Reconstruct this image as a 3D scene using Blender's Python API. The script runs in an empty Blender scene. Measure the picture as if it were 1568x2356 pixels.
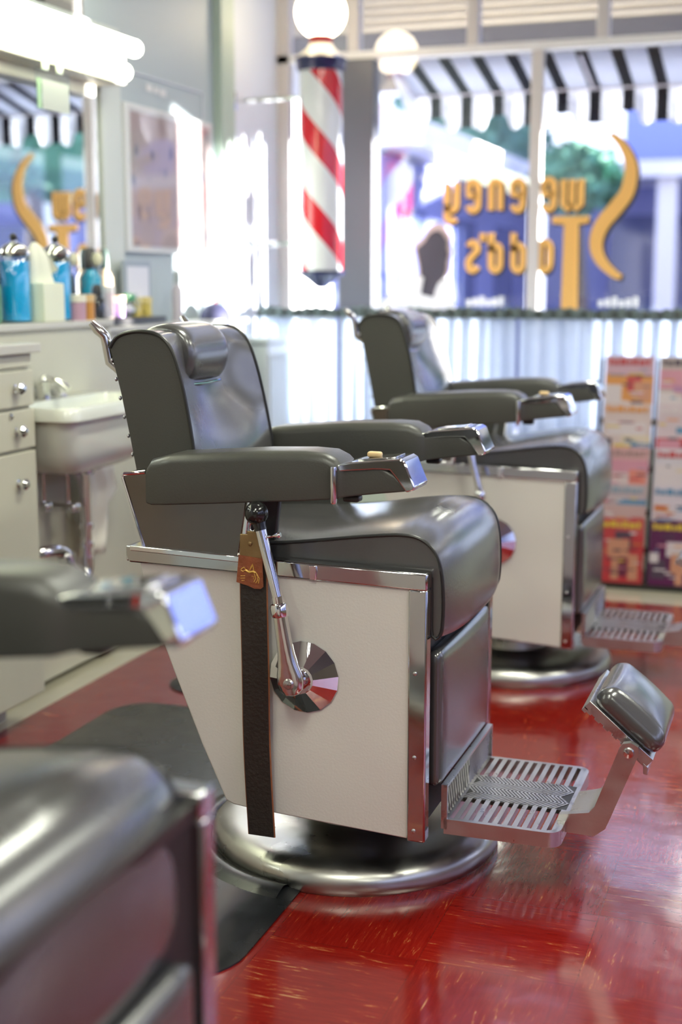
import bpy, math, random
from mathutils import Vector, Matrix
random.seed(7)
PI = math.pi
C = bpy.context.scene.collection
R = math.radians

# ---------------------------------------------------------------- materials
def newmat(name):
    m = bpy.data.materials.new(name); m.use_nodes = True
    nt = m.node_tree
    return m, nt, nt.nodes['Principled BSDF']
def mat(name, col, rough=.5, metal=0., spec=.5, coat=0., trans=0., emit=None, es=0., bump=0., bscale=60., rvar=0., cvar=0., cscale=8., sheen=0., alpha=1.):
    m, nt, b = newmat(name)
    c = (col[0], col[1], col[2], 1)
    b.inputs['Base Color'].default_value = c
    b.inputs['Roughness'].default_value = rough
    b.inputs['Metallic'].default_value = metal
    b.inputs['Specular IOR Level'].default_value = spec
    b.inputs['Coat Weight'].default_value = coat
    b.inputs['Coat Roughness'].default_value = .08
    b.inputs['Transmission Weight'].default_value = trans
    b.inputs['Sheen Weight'].default_value = sheen
    if emit:
        b.inputs['Emission Color'].default_value = (*emit, 1); b.inputs['Emission Strength'].default_value = es
    tc = nt.nodes.new('ShaderNodeTexCoord')
    if bump:
        n = nt.nodes.new('ShaderNodeTexNoise'); n.inputs['Scale'].default_value = bscale; n.inputs['Detail'].default_value = 3
        nt.links.new(tc.outputs['Object'], n.inputs['Vector'])
        bp = nt.nodes.new('ShaderNodeBump'); bp.inputs['Strength'].default_value = bump; bp.inputs['Distance'].default_value = .01
        nt.links.new(n.outputs['Fac'], bp.inputs['Height']); nt.links.new(bp.outputs['Normal'], b.inputs['Normal'])
    if cvar or rvar:
        n2 = nt.nodes.new('ShaderNodeTexNoise'); n2.inputs['Scale'].default_value = cscale; n2.inputs['Detail'].default_value = 5
        nt.links.new(tc.outputs['Object'], n2.inputs['Vector'])
        if cvar:
            mx = nt.nodes.new('ShaderNodeMix'); mx.data_type = 'RGBA'
            mx.inputs['A'].default_value = (*[v*(1-cvar) for v in col], 1)
            mx.inputs['B'].default_value = (*[min(1, v*(1+cvar)) for v in col], 1)
            nt.links.new(n2.outputs['Fac'], mx.inputs['Factor']); nt.links.new(mx.outputs['Result'], b.inputs['Base Color'])
        if rvar:
            mr = nt.nodes.new('ShaderNodeMapRange'); mr.inputs['From Min'].default_value = .3; mr.inputs['From Max'].default_value = .7
            mr.inputs['To Min'].default_value = max(.02, rough-rvar); mr.inputs['To Max'].default_value = rough+rvar
            nt.links.new(n2.outputs['Fac'], mr.inputs['Value']); nt.links.new(mr.outputs['Result'], b.inputs['Roughness'])
    return m

M = {}
M['leather'] = mat('grey_leather', (.056, .055, .048), .36, spec=.6, bump=.06, bscale=260, rvar=.05, cvar=.10, cscale=5)
M['leather_seat'] = mat('worn_grey_leather', (.060, .058, .057), .25, spec=1.0, bump=.03, bscale=160, rvar=.03, cvar=.08, cscale=3, coat=.5)
M['leather_seat'].node_tree.nodes['Principled BSDF'].inputs['Coat Roughness'].default_value = .2
M['piping'] = mat('dark_piping', (.02, .02, .019), .35)
M['chrome'] = mat('chrome', (.84, .84, .85), .045, 1.0)
M['chrome_worn'] = mat('worn_chrome', (.72, .71, .70), .10, 1.0, rvar=.06, cvar=.08, cscale=14)
M['alum'] = mat('cast_aluminium', (.56, .55, .55), .33, 1.0, bump=.05, bscale=120, rvar=.08, cvar=.12, cscale=20)
M['base'] = mat('polished_steel_base', (.50, .49, .46), .32, 1.0, rvar=.10, cvar=.22, cscale=7, bump=.03, bscale=40)
M['enamel'] = mat('cream_enamel', (.67, .65, .60), .42, spec=.35, cvar=.035, cscale=3, bump=.05, bscale=180)
M['blackplastic'] = mat('black_plastic', (.012, .012, .012), .16, spec=.6)
M['black'] = mat('black_metal', (.012, .012, .012), .5)  # plain black for the chair's body core
M['dark'] = mat('dark_steel', (.05, .048, .045), .35, .6)
M['tan'] = mat('tan_resin', (.78, .55, .28), .4)
M['rubber'] = mat('black_rubber', (.013, .014, .015), .25, spec=.5, bump=.30, bscale=3.2, rvar=.07, cscale=9)
M['trimchrome'] = mat('dulled_trim_chrome', (.56, .56, .56), .08, 1.0, cvar=.10, cscale=9)
M['armsteel'] = mat('worn_steel_panel', (.19, .165, .15), .16, 1.0, rvar=.08, cvar=.35, cscale=5)
M['brass'] = mat('aged_brass', (.30, .20, .09), .4, .7, cvar=.3, cscale=40)
M['rust'] = mat('rust_leather', (.27, .075, .028), .55, cvar=.4, cscale=40, bump=.3, bscale=90)
M['goldprint'] = mat('gold_print', (.75, .45, .10), .4, .3)
M['edge'] = mat('strop_edge', (.25, .085, .03), .6, cvar=.4, cscale=60)
M['strop'] = mat('strop_leather', (.022, .017, .014), .42, cvar=.45, cscale=14, bump=.2, bscale=120)
M['white'] = mat('white_paint', (.80, .80, .78), .45)
M['porcelain'] = mat('porcelain', (.78, .80, .72), .12, spec=.6, coat=.3)
M['laminate'] = mat('cream_laminate', (.58, .56, .44), .38, cvar=.03)
M['ledge'] = mat('ledge_laminate', (.58, .56, .50), .28)
M['wallblue'] = mat('pale_blue_wall', (.50, .57, .58), .5)
M['wallgreen'] = mat('pale_green_trim', (.50, .60, .50), .5)
M['wallwhite'] = mat('white_wall', (.66, .70, .74), .55)
M['knee'] = mat('pale_green_wall', (.56, .63, .54), .5)
M['ceil'] = mat('ceiling', (.42, .42, .40), .7)
M['room'] = mat('shop_wall', (.20, .18, .16), .7)
M['grey'] = mat('charcoal_column', (.105, .108, .125), .4)
M['tube'] = mat('lit_tube', (.9, .9, .8), .4, emit=(.96, 1, .74), es=7)
M['lamp'] = mat('lit_globe', (.95, .9, .8), .3, emit=(1, .83, .55), es=9)
M['fixture'] = mat('cream_fixture', (.75, .72, .62), .4)
M['lampwhite'] = mat('lit_ceiling_diffuser', (.9, .9, .9), .4, emit=(.97, 1, .85), es=4)
M['mirror'] = mat('mirror_glass', (.88, .93, .93), .01, 1.0)
M['blue'] = mat('blue_liquid', (.0, .45, .90), .12, spec=.6, coat=.6, emit=None)
M['paper'] = mat('tissue', (.82, .83, .70), .8)
M['navy'] = mat('navy_enamel', (.02, .025, .09), .25, coat=.5)
M['red'] = mat('dark_red_enamel', (.30, .02, .02), .3, coat=.4)
M['gold'] = mat('gold_leaf', (.82, .46, .13), .40, .15)
M['letterback'] = mat('black_letter_shadow', (.015, .015, .02), .5)
M['tree'] = mat('foliage', (.09, .25, .17), .7, cvar=.5, cscale=3)
M['bark'] = mat('bark', (.12, .09, .07), .9)
M['bldg'] = mat('violet_grey_wall', (.20, .22, .46), .7)
M['bldg2'] = mat('pale_blue_wall_far', (.24, .29, .58), .7)
M['fascia'] = mat('white_fascia', (.88, .84, .82), .6)
M['asph'] = mat('street', (.20, .21, .27), .9)
M['side'] = mat('sidewalk', (.50, .50, .50), .9)
M['glassdark'] = mat('dark_shopfront_glass', (.08, .10, .24), .1, spec=.6)
M['rib'] = mat('tan_ribbed_metal', (.50, .41, .28), .45)
M['beam'] = mat('brown_beam', (.09, .075, .065), .6)
M['frame'] = mat('window_frame_paint', (.60, .57, .54), .45)
M['poster'] = None

def glassmat(name, tint=(1, 1, 1), base=.05, k=.55, rough=0.0):
    m = bpy.data.materials.new(name); m.use_nodes = True; nt = m.node_tree
    nt.nodes.clear()
    o = nt.nodes.new('ShaderNodeOutputMaterial'); mx = nt.nodes.new('ShaderNodeMixShader')
    t = nt.nodes.new('ShaderNodeBsdfTransparent'); g = nt.nodes.new('ShaderNodeBsdfGlossy')
    t.inputs['Color'].default_value = (*tint, 1); g.inputs['Roughness'].default_value = rough
    lw = nt.nodes.new('ShaderNodeLayerWeight'); lw.inputs['Blend'].default_value = .5
    p = nt.nodes.new('ShaderNodeMath'); p.operation = 'POWER'; p.inputs[1].default_value = 4
    a = nt.nodes.new('ShaderNodeMath'); a.operation = 'MULTIPLY_ADD'; a.inputs[1].default_value = k; a.inputs[2].default_value = base
    nt.links.new(lw.outputs['Facing'], p.inputs[0]); nt.links.new(p.outputs[0], a.inputs[0]); nt.links.new(a.outputs[0], mx.inputs['Fac'])
    nt.links.new(t.outputs[0], mx.inputs[1]); nt.links.new(g.outputs[0], mx.inputs[2]); nt.links.new(mx.outputs[0], o.inputs['Surface'])
    return m
M['glass'] = glassmat('window_glass', (.97, .98, 1), .10)
M['clear'] = glassmat('clear_glass', (.93, .97, .97), .10, .6)
M['picglass'] = glassmat('picture_glass', (1, 1, 1), .05, .4)

def translucent(name, col, tr=.5, rough=.8, alpha=None):
    m = bpy.data.materials.new(name); m.use_nodes = True; nt = m.node_tree; nt.nodes.clear()
    o = nt.nodes.new('ShaderNodeOutputMaterial'); mx = nt.nodes.new('ShaderNodeMixShader'); mx.inputs['Fac'].default_value = tr
    d = nt.nodes.new('ShaderNodeBsdfDiffuse'); t = nt.nodes.new('ShaderNodeBsdfTranslucent')
    nt.links.new(d.outputs[0], mx.inputs[1]); nt.links.new(t.outputs[0], mx.inputs[2])
    out = mx
    if alpha:
        m2 = nt.nodes.new('ShaderNodeMixShader'); m2.inputs['Fac'].default_value = alpha
        tp = nt.nodes.new('ShaderNodeBsdfTransparent')
        nt.links.new(mx.outputs[0], m2.inputs[1]); nt.links.new(tp.outputs[0], m2.inputs[2]); out = m2
    nt.links.new(out.outputs[0], o.inputs['Surface'])
    d.inputs['Color'].default_value = (*col, 1); t.inputs['Color'].default_value = (*col, 1)
    return m, nt, d, t
M['curtain'] = translucent('sheer_curtain', (.66, .73, .83), .70, alpha=.15)[0]
M['ruffle'] = translucent('grey_ruffle', (.20, .25, .25), .3)[0]
M['cloth'] = mat('towel_cloth', (.88, .84, .72), .9)

def awning_mat():
    m, nt, d, t = translucent('striped_awning', (.8, .8, .8), .55)
    g = nt.nodes.new('ShaderNodeNewGeometry'); s = nt.nodes.new('ShaderNodeSeparateXYZ')
    nt.links.new(g.outputs['Position'], s.inputs[0])
    a = nt.nodes.new('ShaderNodeMath'); a.operation = 'MULTIPLY_ADD'; a.inputs[1].default_value = 1/.1624; a.inputs[2].default_value = 40.0
    fr = nt.nodes.new('ShaderNodeMath'); fr.operation = 'FRACT'
    lt = nt.nodes.new('ShaderNodeMath'); lt.operation = 'LESS_THAN'; lt.inputs[1].default_value = .36
    off = nt.nodes.new('ShaderNodeMath'); off.operation = 'ADD'; off.inputs[1].default_value = 1.2862
    nt.links.new(s.outputs['X'], off.inputs[0]); nt.links.new(off.outputs[0], a.inputs[0]); nt.links.new(a.outputs[0], fr.inputs[0]); nt.links.new(fr.outputs[0], lt.inputs[0])
    mx = nt.nodes.new('ShaderNodeMix'); mx.data_type = 'RGBA'
    mx.inputs['A'].default_value = (.78, .79, .82, 1); mx.inputs['B'].default_value = (.025, .03, .04, 1)
    nt.links.new(lt.outputs[0], mx.inputs['Factor'])
    nt.links.new(mx.outputs['Result'], d.inputs['Color']); nt.links.new(mx.outputs['Result'], t.inputs['Color'])
    return m
M['awning'] = awning_mat()

def pole_mat():
    m, nt, b = newmat('barber_stripes')
    tc = nt.nodes.new('ShaderNodeTexCoord'); s = nt.nodes.new('ShaderNodeSeparateXYZ'); nt.links.new(tc.outputs['Object'], s.inputs[0])
    at = nt.nodes.new('ShaderNodeMath'); at.operation = 'ARCTAN2'
    nt.links.new(s.outputs['Y'], at.inputs[0]); nt.links.new(s.outputs['X'], at.inputs[1])
    a1 = nt.nodes.new('ShaderNodeMath'); a1.operation = 'MULTIPLY'; a1.inputs[1].default_value = 2/(2*PI)
    z1 = nt.nodes.new('ShaderNodeMath'); z1.operation = 'MULTIPLY_ADD'; z1.inputs[1].default_value = 1/.335; z1.inputs[2].default_value = 20.0+POLE_PHASE
    nt.links.new(at.outputs[0], a1.inputs[0]); nt.links.new(s.outputs['Z'], z1.inputs[0])
    ad = nt.nodes.new('ShaderNodeMath'); ad.operation = 'ADD'; nt.links.new(a1.outputs[0], ad.inputs[0]); nt.links.new(z1.outputs[0], ad.inputs[1])
    fr = nt.nodes.new('ShaderNodeMath'); fr.operation = 'FRACT'; nt.links.new(ad.outputs[0], fr.inputs[0])
    lt = nt.nodes.new('ShaderNodeMath'); lt.operation = 'LESS_THAN'; lt.inputs[1].default_value = .40; nt.links.new(fr.outputs[0], lt.inputs[0])
    mx = nt.nodes.new('ShaderNodeMix'); mx.data_type = 'RGBA'
    mx.inputs['A'].default_value = (.80, .82, .82, 1); mx.inputs['B'].default_value = (.66, .006, .02, 1)
    nt.links.new(lt.outputs[0], mx.inputs['Factor']); nt.links.new(mx.outputs['Result'], b.inputs['Base Color'])
    b.inputs['Roughness'].default_value = .2; b.inputs['Coat Weight'].default_value = .8
    return m
POLE_PHASE = -.25
M['pole'] = pole_mat()

def floor_mat():
    m, nt, b = newmat('red_marbled_tile')
    L = nt.links.new
    def math_(op, a=None, b_=None, c=None):
        n = nt.nodes.new('ShaderNodeMath'); n.operation = op
        for i, v in enumerate((a, b_, c)):
            if v is None: continue
            if isinstance(v, (int, float)): n.inputs[i].default_value = v
            else: L(v, n.inputs[i])
        return n.outputs[0]
    g = nt.nodes.new('ShaderNodeNewGeometry'); s = nt.nodes.new('ShaderNodeSeparateXYZ'); L(g.outputs['Position'], s.inputs[0])
    T = .3048
    ux = math_('MULTIPLY_ADD', s.outputs['X'], 1/T, 50.18); uy = math_('MULTIPLY_ADD', s.outputs['Y'], 1/T, 50.30)
    ix = math_('FLOOR', ux); iy = math_('FLOOR', uy)
    chk = math_('MODULO', math_('ADD', ix, iy), 2.0)
    def noise(sx, sy, detail=4, rough=.6, seed=0.):
        cb = nt.nodes.new('ShaderNodeCombineXYZ')
        L(math_('MULTIPLY', s.outputs['X'], sx), cb.inputs[0]); L(math_('MULTIPLY', s.outputs['Y'], sy), cb.inputs[1])
        L(math_('ADD', math_('MULTIPLY', math_('ADD', math_('MULTIPLY', ix, 3.7), math_('MULTIPLY', iy, 9.1)), 1.0), seed), cb.inputs[2])
        n = nt.nodes.new('ShaderNodeTexNoise'); n.inputs['Scale'].default_value = 1; n.inputs['Detail'].default_value = detail; n.inputs['Roughness'].default_value = rough
        n.inputs['Distortion'].default_value = .5
        L(cb.outputs[0], n.inputs['Vector']); return n.outputs['Fac']
    na = noise(12, 120, 6, .7); nb = noise(120, 12, 6, .7)
    mixn = nt.nodes.new('ShaderNodeMix'); mixn.data_type = 'FLOAT'
    L(chk, mixn.inputs['Factor']); L(na, mixn.inputs['A']); L(nb, mixn.inputs['B'])
    cl = noise(5, 5, 2, .5, 5.)
    sum_ = math_('ADD', mixn.outputs['Result'], math_('MULTIPLY', math_('SUBTRACT', cl, .5), .22))
    r = nt.nodes.new('ShaderNodeValToRGB'); L(sum_, r.inputs['Fac'])
    e = r.color_ramp.elements
    e[0].position = .30; e[0].color = (.155, .004, .0025, 1)
    e[1].position = .50; e[1].color = (.20, .007, .004, 1)
    x = e.new(.61); x.color = (.23, .011, .006, 1)
    x = e.new(.66); x.color = (.36, .085, .025, 1)
    x = e.new(.72); x.color = (.58, .36, .15, 1)
    # tile joint
    fx = math_('FRACT', ux); fy = math_('FRACT', uy)
    jx = math_('LESS_THAN', math_('MINIMUM', fx, math_('SUBTRACT', 1.0, fx)), .004)
    jy = math_('LESS_THAN', math_('MINIMUM', fy, math_('SUBTRACT', 1.0, fy)), .004)
    j = math_('MAXIMUM', jx, jy)
    # cream border
    bd1 = math_('LESS_THAN', s.outputs['X'], -2.19); bd2 = math_('GREATER_THAN', s.outputs['X'], -2.475)
    bl = math_('MULTIPLY', bd1, bd2)
    bf = math_('GREATER_THAN', s.outputs['Y'], 5.49)
    bord = math_('MAXIMUM', bl, bf)
    mj = nt.nodes.new('ShaderNodeMix'); mj.data_type = 'RGBA'; L(math_('MULTIPLY', j, .3), mj.inputs['Factor']); L(r.outputs['Color'], mj.inputs['A']); mj.inputs['B'].default_value = (.07, .006, .004, 1)
    mb = nt.nodes.new('ShaderNodeMix'); mb.data_type = 'RGBA'; L(bord, mb.inputs['Factor']); L(mj.outputs['Result'], mb.inputs['A']); mb.inputs['B'].default_value = (.50, .46, .34, 1)
    L(mb.outputs['Result'], b.inputs['Base Color'])
    n = nt.nodes.new('ShaderNodeTexNoise'); n.inputs['Scale'].default_value = 7; n.inputs['Detail'].default_value = 2
    tc = nt.nodes.new('ShaderNodeTexCoord'); L(tc.outputs['Object'], n.inputs['Vector'])
    n3 = nt.nodes.new('ShaderNodeTexNoise'); n3.inputs['Scale'].default_value = 90; n3.inputs['Detail'].default_value = 3; L(tc.outputs['Object'], n3.inputs['Vector'])
    h = math_('ADD', n.outputs['Fac'], math_('MULTIPLY', n3.outputs['Fac'], .06))
    bp = nt.nodes.new('ShaderNodeBump'); bp.inputs['Strength'].default_value = .22; bp.inputs['Distance'].default_value = .012
    L(h, bp.inputs['Height']); L(bp.outputs['Normal'], b.inputs['Normal'])
    b.inputs['Roughness'].default_value = .15; b.inputs['Specular IOR Level'].default_value = .62
    b.inputs['Coat Weight'].default_value = .25; b.inputs['Coat Roughness'].default_value = .06
    return m
M['floor'] = floor_mat()

def poster_mat():
    m, nt, b = newmat('poster_print')
    tc = nt.nodes.new('ShaderNodeTexCoord'); v = nt.nodes.new('ShaderNodeTexVoronoi'); v.inputs['Scale'].default_value = 9
    mp = nt.nodes.new('ShaderNodeMapping'); mp.inputs['Scale'].default_value = (1, 1.6, 1)
    nt.links.new(tc.outputs['Object'], mp.inputs['Vector']); nt.links.new(mp.outputs[0], v.inputs['Vector'])
    n = nt.nodes.new('ShaderNodeTexNoise'); n.inputs['Scale'].default_value = 14; nt.links.new(tc.outputs['Object'], n.inputs['Vector'])
    mu = nt.nodes.new('ShaderNodeMath'); mu.operation = 'MULTIPLY'
    nt.links.new(v.outputs['Distance'], mu.inputs[0]); nt.links.new(n.outputs['Fac'], mu.inputs[1])
    r = nt.nodes.new('ShaderNodeValToRGB'); e = r.color_ramp.elements
    e[0].position = .06; e[0].color = (.22, .20, .26, 1); e[1].position = .16; e[1].color = (.56, .44, .42, 1)
    nt.links.new(mu.outputs[0], r.inputs['Fac']); nt.links.new(r.outputs['Color'], b.inputs['Base Color'])
    b.inputs['Roughness'].default_value = .4
    return m
M['poster'] = poster_mat()

_cc = {}
def col(c, rough=.35):
    k = tuple(round(v, 3) for v in c)+(rough,)
    if k not in _cc: _cc[k] = mat('colour_%d' % len(_cc), c, rough)
    return _cc[k]

# ---------------------------------------------------------------- mesh builder
class MB:
    def __init__(s): s.v = []; s.f = []; s.m = []; s.cur = 0
    def add(s, vs, fs):
        o = len(s.v); s.v += [tuple(v) for v in vs]; s.f += [tuple(i+o for i in f) for f in fs]; s.m += [s.cur]*len(fs)
        return s
    def box(s, x0, x1, y0, y1, z0, z1, mtx=None):
        if x0 > x1: x0, x1 = x1, x0
        if y0 > y1: y0, y1 = y1, y0
        if z0 > z1: z0, z1 = z1, z0
        vs = [Vector(p) for p in ((x0, y0, z0), (x1, y0, z0), (x1, y1, z0), (x0, y1, z0), (x0, y0, z1), (x1, y0, z1), (x1, y1, z1), (x0, y1, z1))]
        if mtx: vs = [mtx @ v for v in vs]
        return s.add(vs, [(0, 3, 2, 1), (4, 5, 6, 7), (0, 1, 5, 4), (1, 2, 6, 5), (2, 3, 7, 6), (3, 0, 4, 7)])
    def prism(s, poly, a, b, axis='y', mtx=None):
        n = len(poly); vs = []
        for t in (a, b):
            for (p, q) in poly:
                v = Vector((p, t, q)) if axis == 'y' else (Vector((t, p, q)) if axis == 'x' else Vector((p, q, t)))
                vs.append(mtx @ v if mtx else v)
        ar = sum(poly[i][0]*poly[(i+1) % n][1]-poly[(i+1) % n][0]*poly[i][1] for i in range(n))
        fl = (ar > 0) == (b > a)
        if axis == 'y': fl = not fl
        fs = [tuple(range(n)), tuple(range(2*n-1, n-1, -1))]+[(i, i+n, (i+1) % n+n, (i+1) % n) for i in range(n)]
        if fl: fs = [f[::-1] for f in fs]
        return s.add(vs, fs)
    def loft(s, rings, cap=True, closed=True, loop=False):
        n = len(rings[0]); vs = [p for r in rings for p in r]; fs = []
        K = len(rings)
        for k in range(K if loop else K-1):
            k2 = (k+1) % K
            for i in range(n if closed else n-1):
                j = (i+1) % n
                fs.append((k*n+i, k*n+j, k2*n+j, k2*n+i))
        if cap and closed and not loop:
            fs.append(tuple(range(n))[::-1]); fs.append(tuple((K-1)*n+i for i in range(n)))
        return s.add(vs, fs)
    def tube(s, pts, r, n=10, cap=True, squash=None):
        pts = [Vector(p) for p in pts]; K = len(pts)
        rs = r if isinstance(r, (list, tuple)) else [r]*K
        rings = []; prev = None
        for k, p in enumerate(pts):
            d = (pts[min(k+1, K-1)]-pts[max(k-1, 0)]).normalized()
            if prev is None:
                a = Vector((0, 0, 1)) if abs(d.z) < .9 else Vector((1, 0, 0))
                u = d.cross(a).normalized()
            else:
                u = (prev-d*prev.dot(d)).normalized()
            prev = u; w = d.cross(u)
            rings.append([p+(u*math.cos(2*PI*i/n)+w*math.sin(2*PI*i/n))*rs[k] for i in range(n)])
        return s.loft(rings, cap)
    def cyl(s, p0, p1, r0, r1=None, n=20): return s.tube([p0, p1], [r0, r0 if r1 is None else r1], n)
    def lathe(s, prof, c=(0, 0, 0), n=32, axis='z', a0=0, a1=2*PI):
        c = Vector(c); full = abs(a1-a0-2*PI) < 1e-6; K = n if full else n+1
        rings = []
        for i in range(K):
            a = a0+(a1-a0)*i/n; ring = []
            for (r, z) in prof:
                x, y = r*math.cos(a), r*math.sin(a)
                ring.append(c+(Vector((x, y, z)) if axis == 'z' else (Vector((x, z, y)) if axis == 'y' else Vector((z, x, y)))))
            rings.append(ring)
        s.loft(rings, False, False, full); return s
    def sphere(s, c, r, n=20, m=12, sc=(1, 1, 1)):
        prof = [(max(1e-5, math.sin(PI*k/m)), math.cos(PI*k/m)) for k in range(m+1)]
        o = len(s.v); s.lathe(prof, (0, 0, 0), n)
        for i in range(o, len(s.v)):
            v = s.v[i]; s.v[i] = (c[0]+v[0]*r*sc[0], c[1]+v[1]*r*sc[1], c[2]+v[2]*r*sc[2])
        return s
    def rbox(s, c, size, r=.01, seg=8, bulge=(0, 0, 0), mtx=None):
        h = Vector(size)*.5; c = Vector(c); r = min(r, min(h)*.999); idx = {}; vs = []; fs = []
        def vid(p):
            k = tuple(round(q, 5) for q in p)
            if k not in idx:
                P = Vector((p[0]*h.x, p[1]*h.y, p[2]*h.z))
                q = Vector([max(-(h[i]-r), min(h[i]-r, P[i])) for i in range(3)])
                d = P-q
                if d.length > 1e-9: P = q+d.normalized()*r
                for i in range(3):
                    if bulge[i]:
                        o = [j for j in range(3) if j != i]
                        P[i] += math.copysign(1, p[i])*bulge[i]*(1-p[o[0]]**2)*(1-p[o[1]]**2)*min(1, abs(p[i])*1.0)
                if mtx: P = mtx @ P
                idx[k] = len(vs); vs.append(c+P)
            return idx[k]
        # grid with more density near the edge so that the rounding has vertices
        g = [-1+2*i/seg for i in range(seg+1)]
        g = [math.copysign(abs(t)**.6, t) for t in g]
        for ax in range(3):
            for sg in (-1, 1):
                for i in range(seg):
                    for j in range(seg):
                        q = []
                        for (a, b) in ((i, j), (i+1, j), (i+1, j+1), (i, j+1)):
                            p = [0, 0, 0]; p[ax] = sg; p[(ax+1) % 3] = g[a]; p[(ax+2) % 3] = g[b]; q.append(vid(p))
                        if sg < 0: q = q[::-1]
                        fs.append(tuple(q))
        return s.add(vs, fs)
    def build(s, name, m, parent=None, smooth=35, bevel=0, bseg=2):
        me = bpy.data.meshes.new(name); me.from_pydata(s.v, [], s.f); me.update()
        ms = m if isinstance(m, (list, tuple)) else [m]
        for q in ms: me.materials.append(q)
        if len(ms) > 1: me.polygons.foreach_set('material_index', s.m)
        if smooth:
            me.polygons.foreach_set('use_smooth', [True]*len(me.polygons))
            me.set_sharp_from_angle(angle=R(smooth))
        o = bpy.data.objects.new(name, me); C.objects.link(o)
        if parent: o.parent = parent
        if bevel:
            b = o.modifiers.new('bevel', 'BEVEL'); b.width = bevel; b.segments = bseg; b.limit_method = 'ANGLE'; b.angle_limit = R(40)
        return o

def tag(o, label, cat, group=None):
    o['label'] = label; o['category'] = cat
    if group: o['group'] = group
    return o
def thing(name, label, cat, loc=(0, 0, 0), rz=0, group=None):
    o = bpy.data.objects.new(name, None); C.objects.link(o); o.empty_display_size = .05
    o.location = loc; o.rotation_euler = (0, 0, rz)
    return tag(o, label, cat, group)
def struct(o):
    o['kind'] = 'structure'; return o
def copy_tree(o, parent=None):
    c = o.copy(); C.objects.link(c); c.parent = parent
    for ch in list(o.children): copy_tree(ch, c)
    return c
def catmull(P, n=6):
    P = [Vector(p) for p in P]; out = []
    for i in range(len(P)-1):
        p0 = P[max(i-1, 0)]; p1 = P[i]; p2 = P[i+1]; p3 = P[min(i+2, len(P)-1)]
        for k in range(n):
            t = k/n
            out.append(.5*((2*p1)+(-p0+p2)*t+(2*p0-5*p1+4*p2-p3)*t*t+(-p0+3*p1-3*p2+p3)*t**3))
    out.append(P[-1]); return out
def lerp(a, b, t): return a+(b-a)*t

# ---------------------------------------------------------------- barber chair (local: +x front, +y sitter's left, z up)
def slab_loft(path, hw, off, ny=20):
    """surface over a side path (x,z) spanned across y, off(t,s) = outward offset"""
    n = len(path); rings = []
    for i, p in enumerate(path):
        a = path[max(i-1, 0)]; b = path[min(i+1, n-1)]
        d = (b-a).normalized(); nr = Vector((-d.y, d.x))
        ring = []
        for k in range(ny+1):
            s = -math.cos(PI*k/ny); o = off(i/(n-1), s, p)
            q = p+nr*o
            ring.append((q.x, s*hw, q.y))
        rings.append(ring)
    return rings

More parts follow.
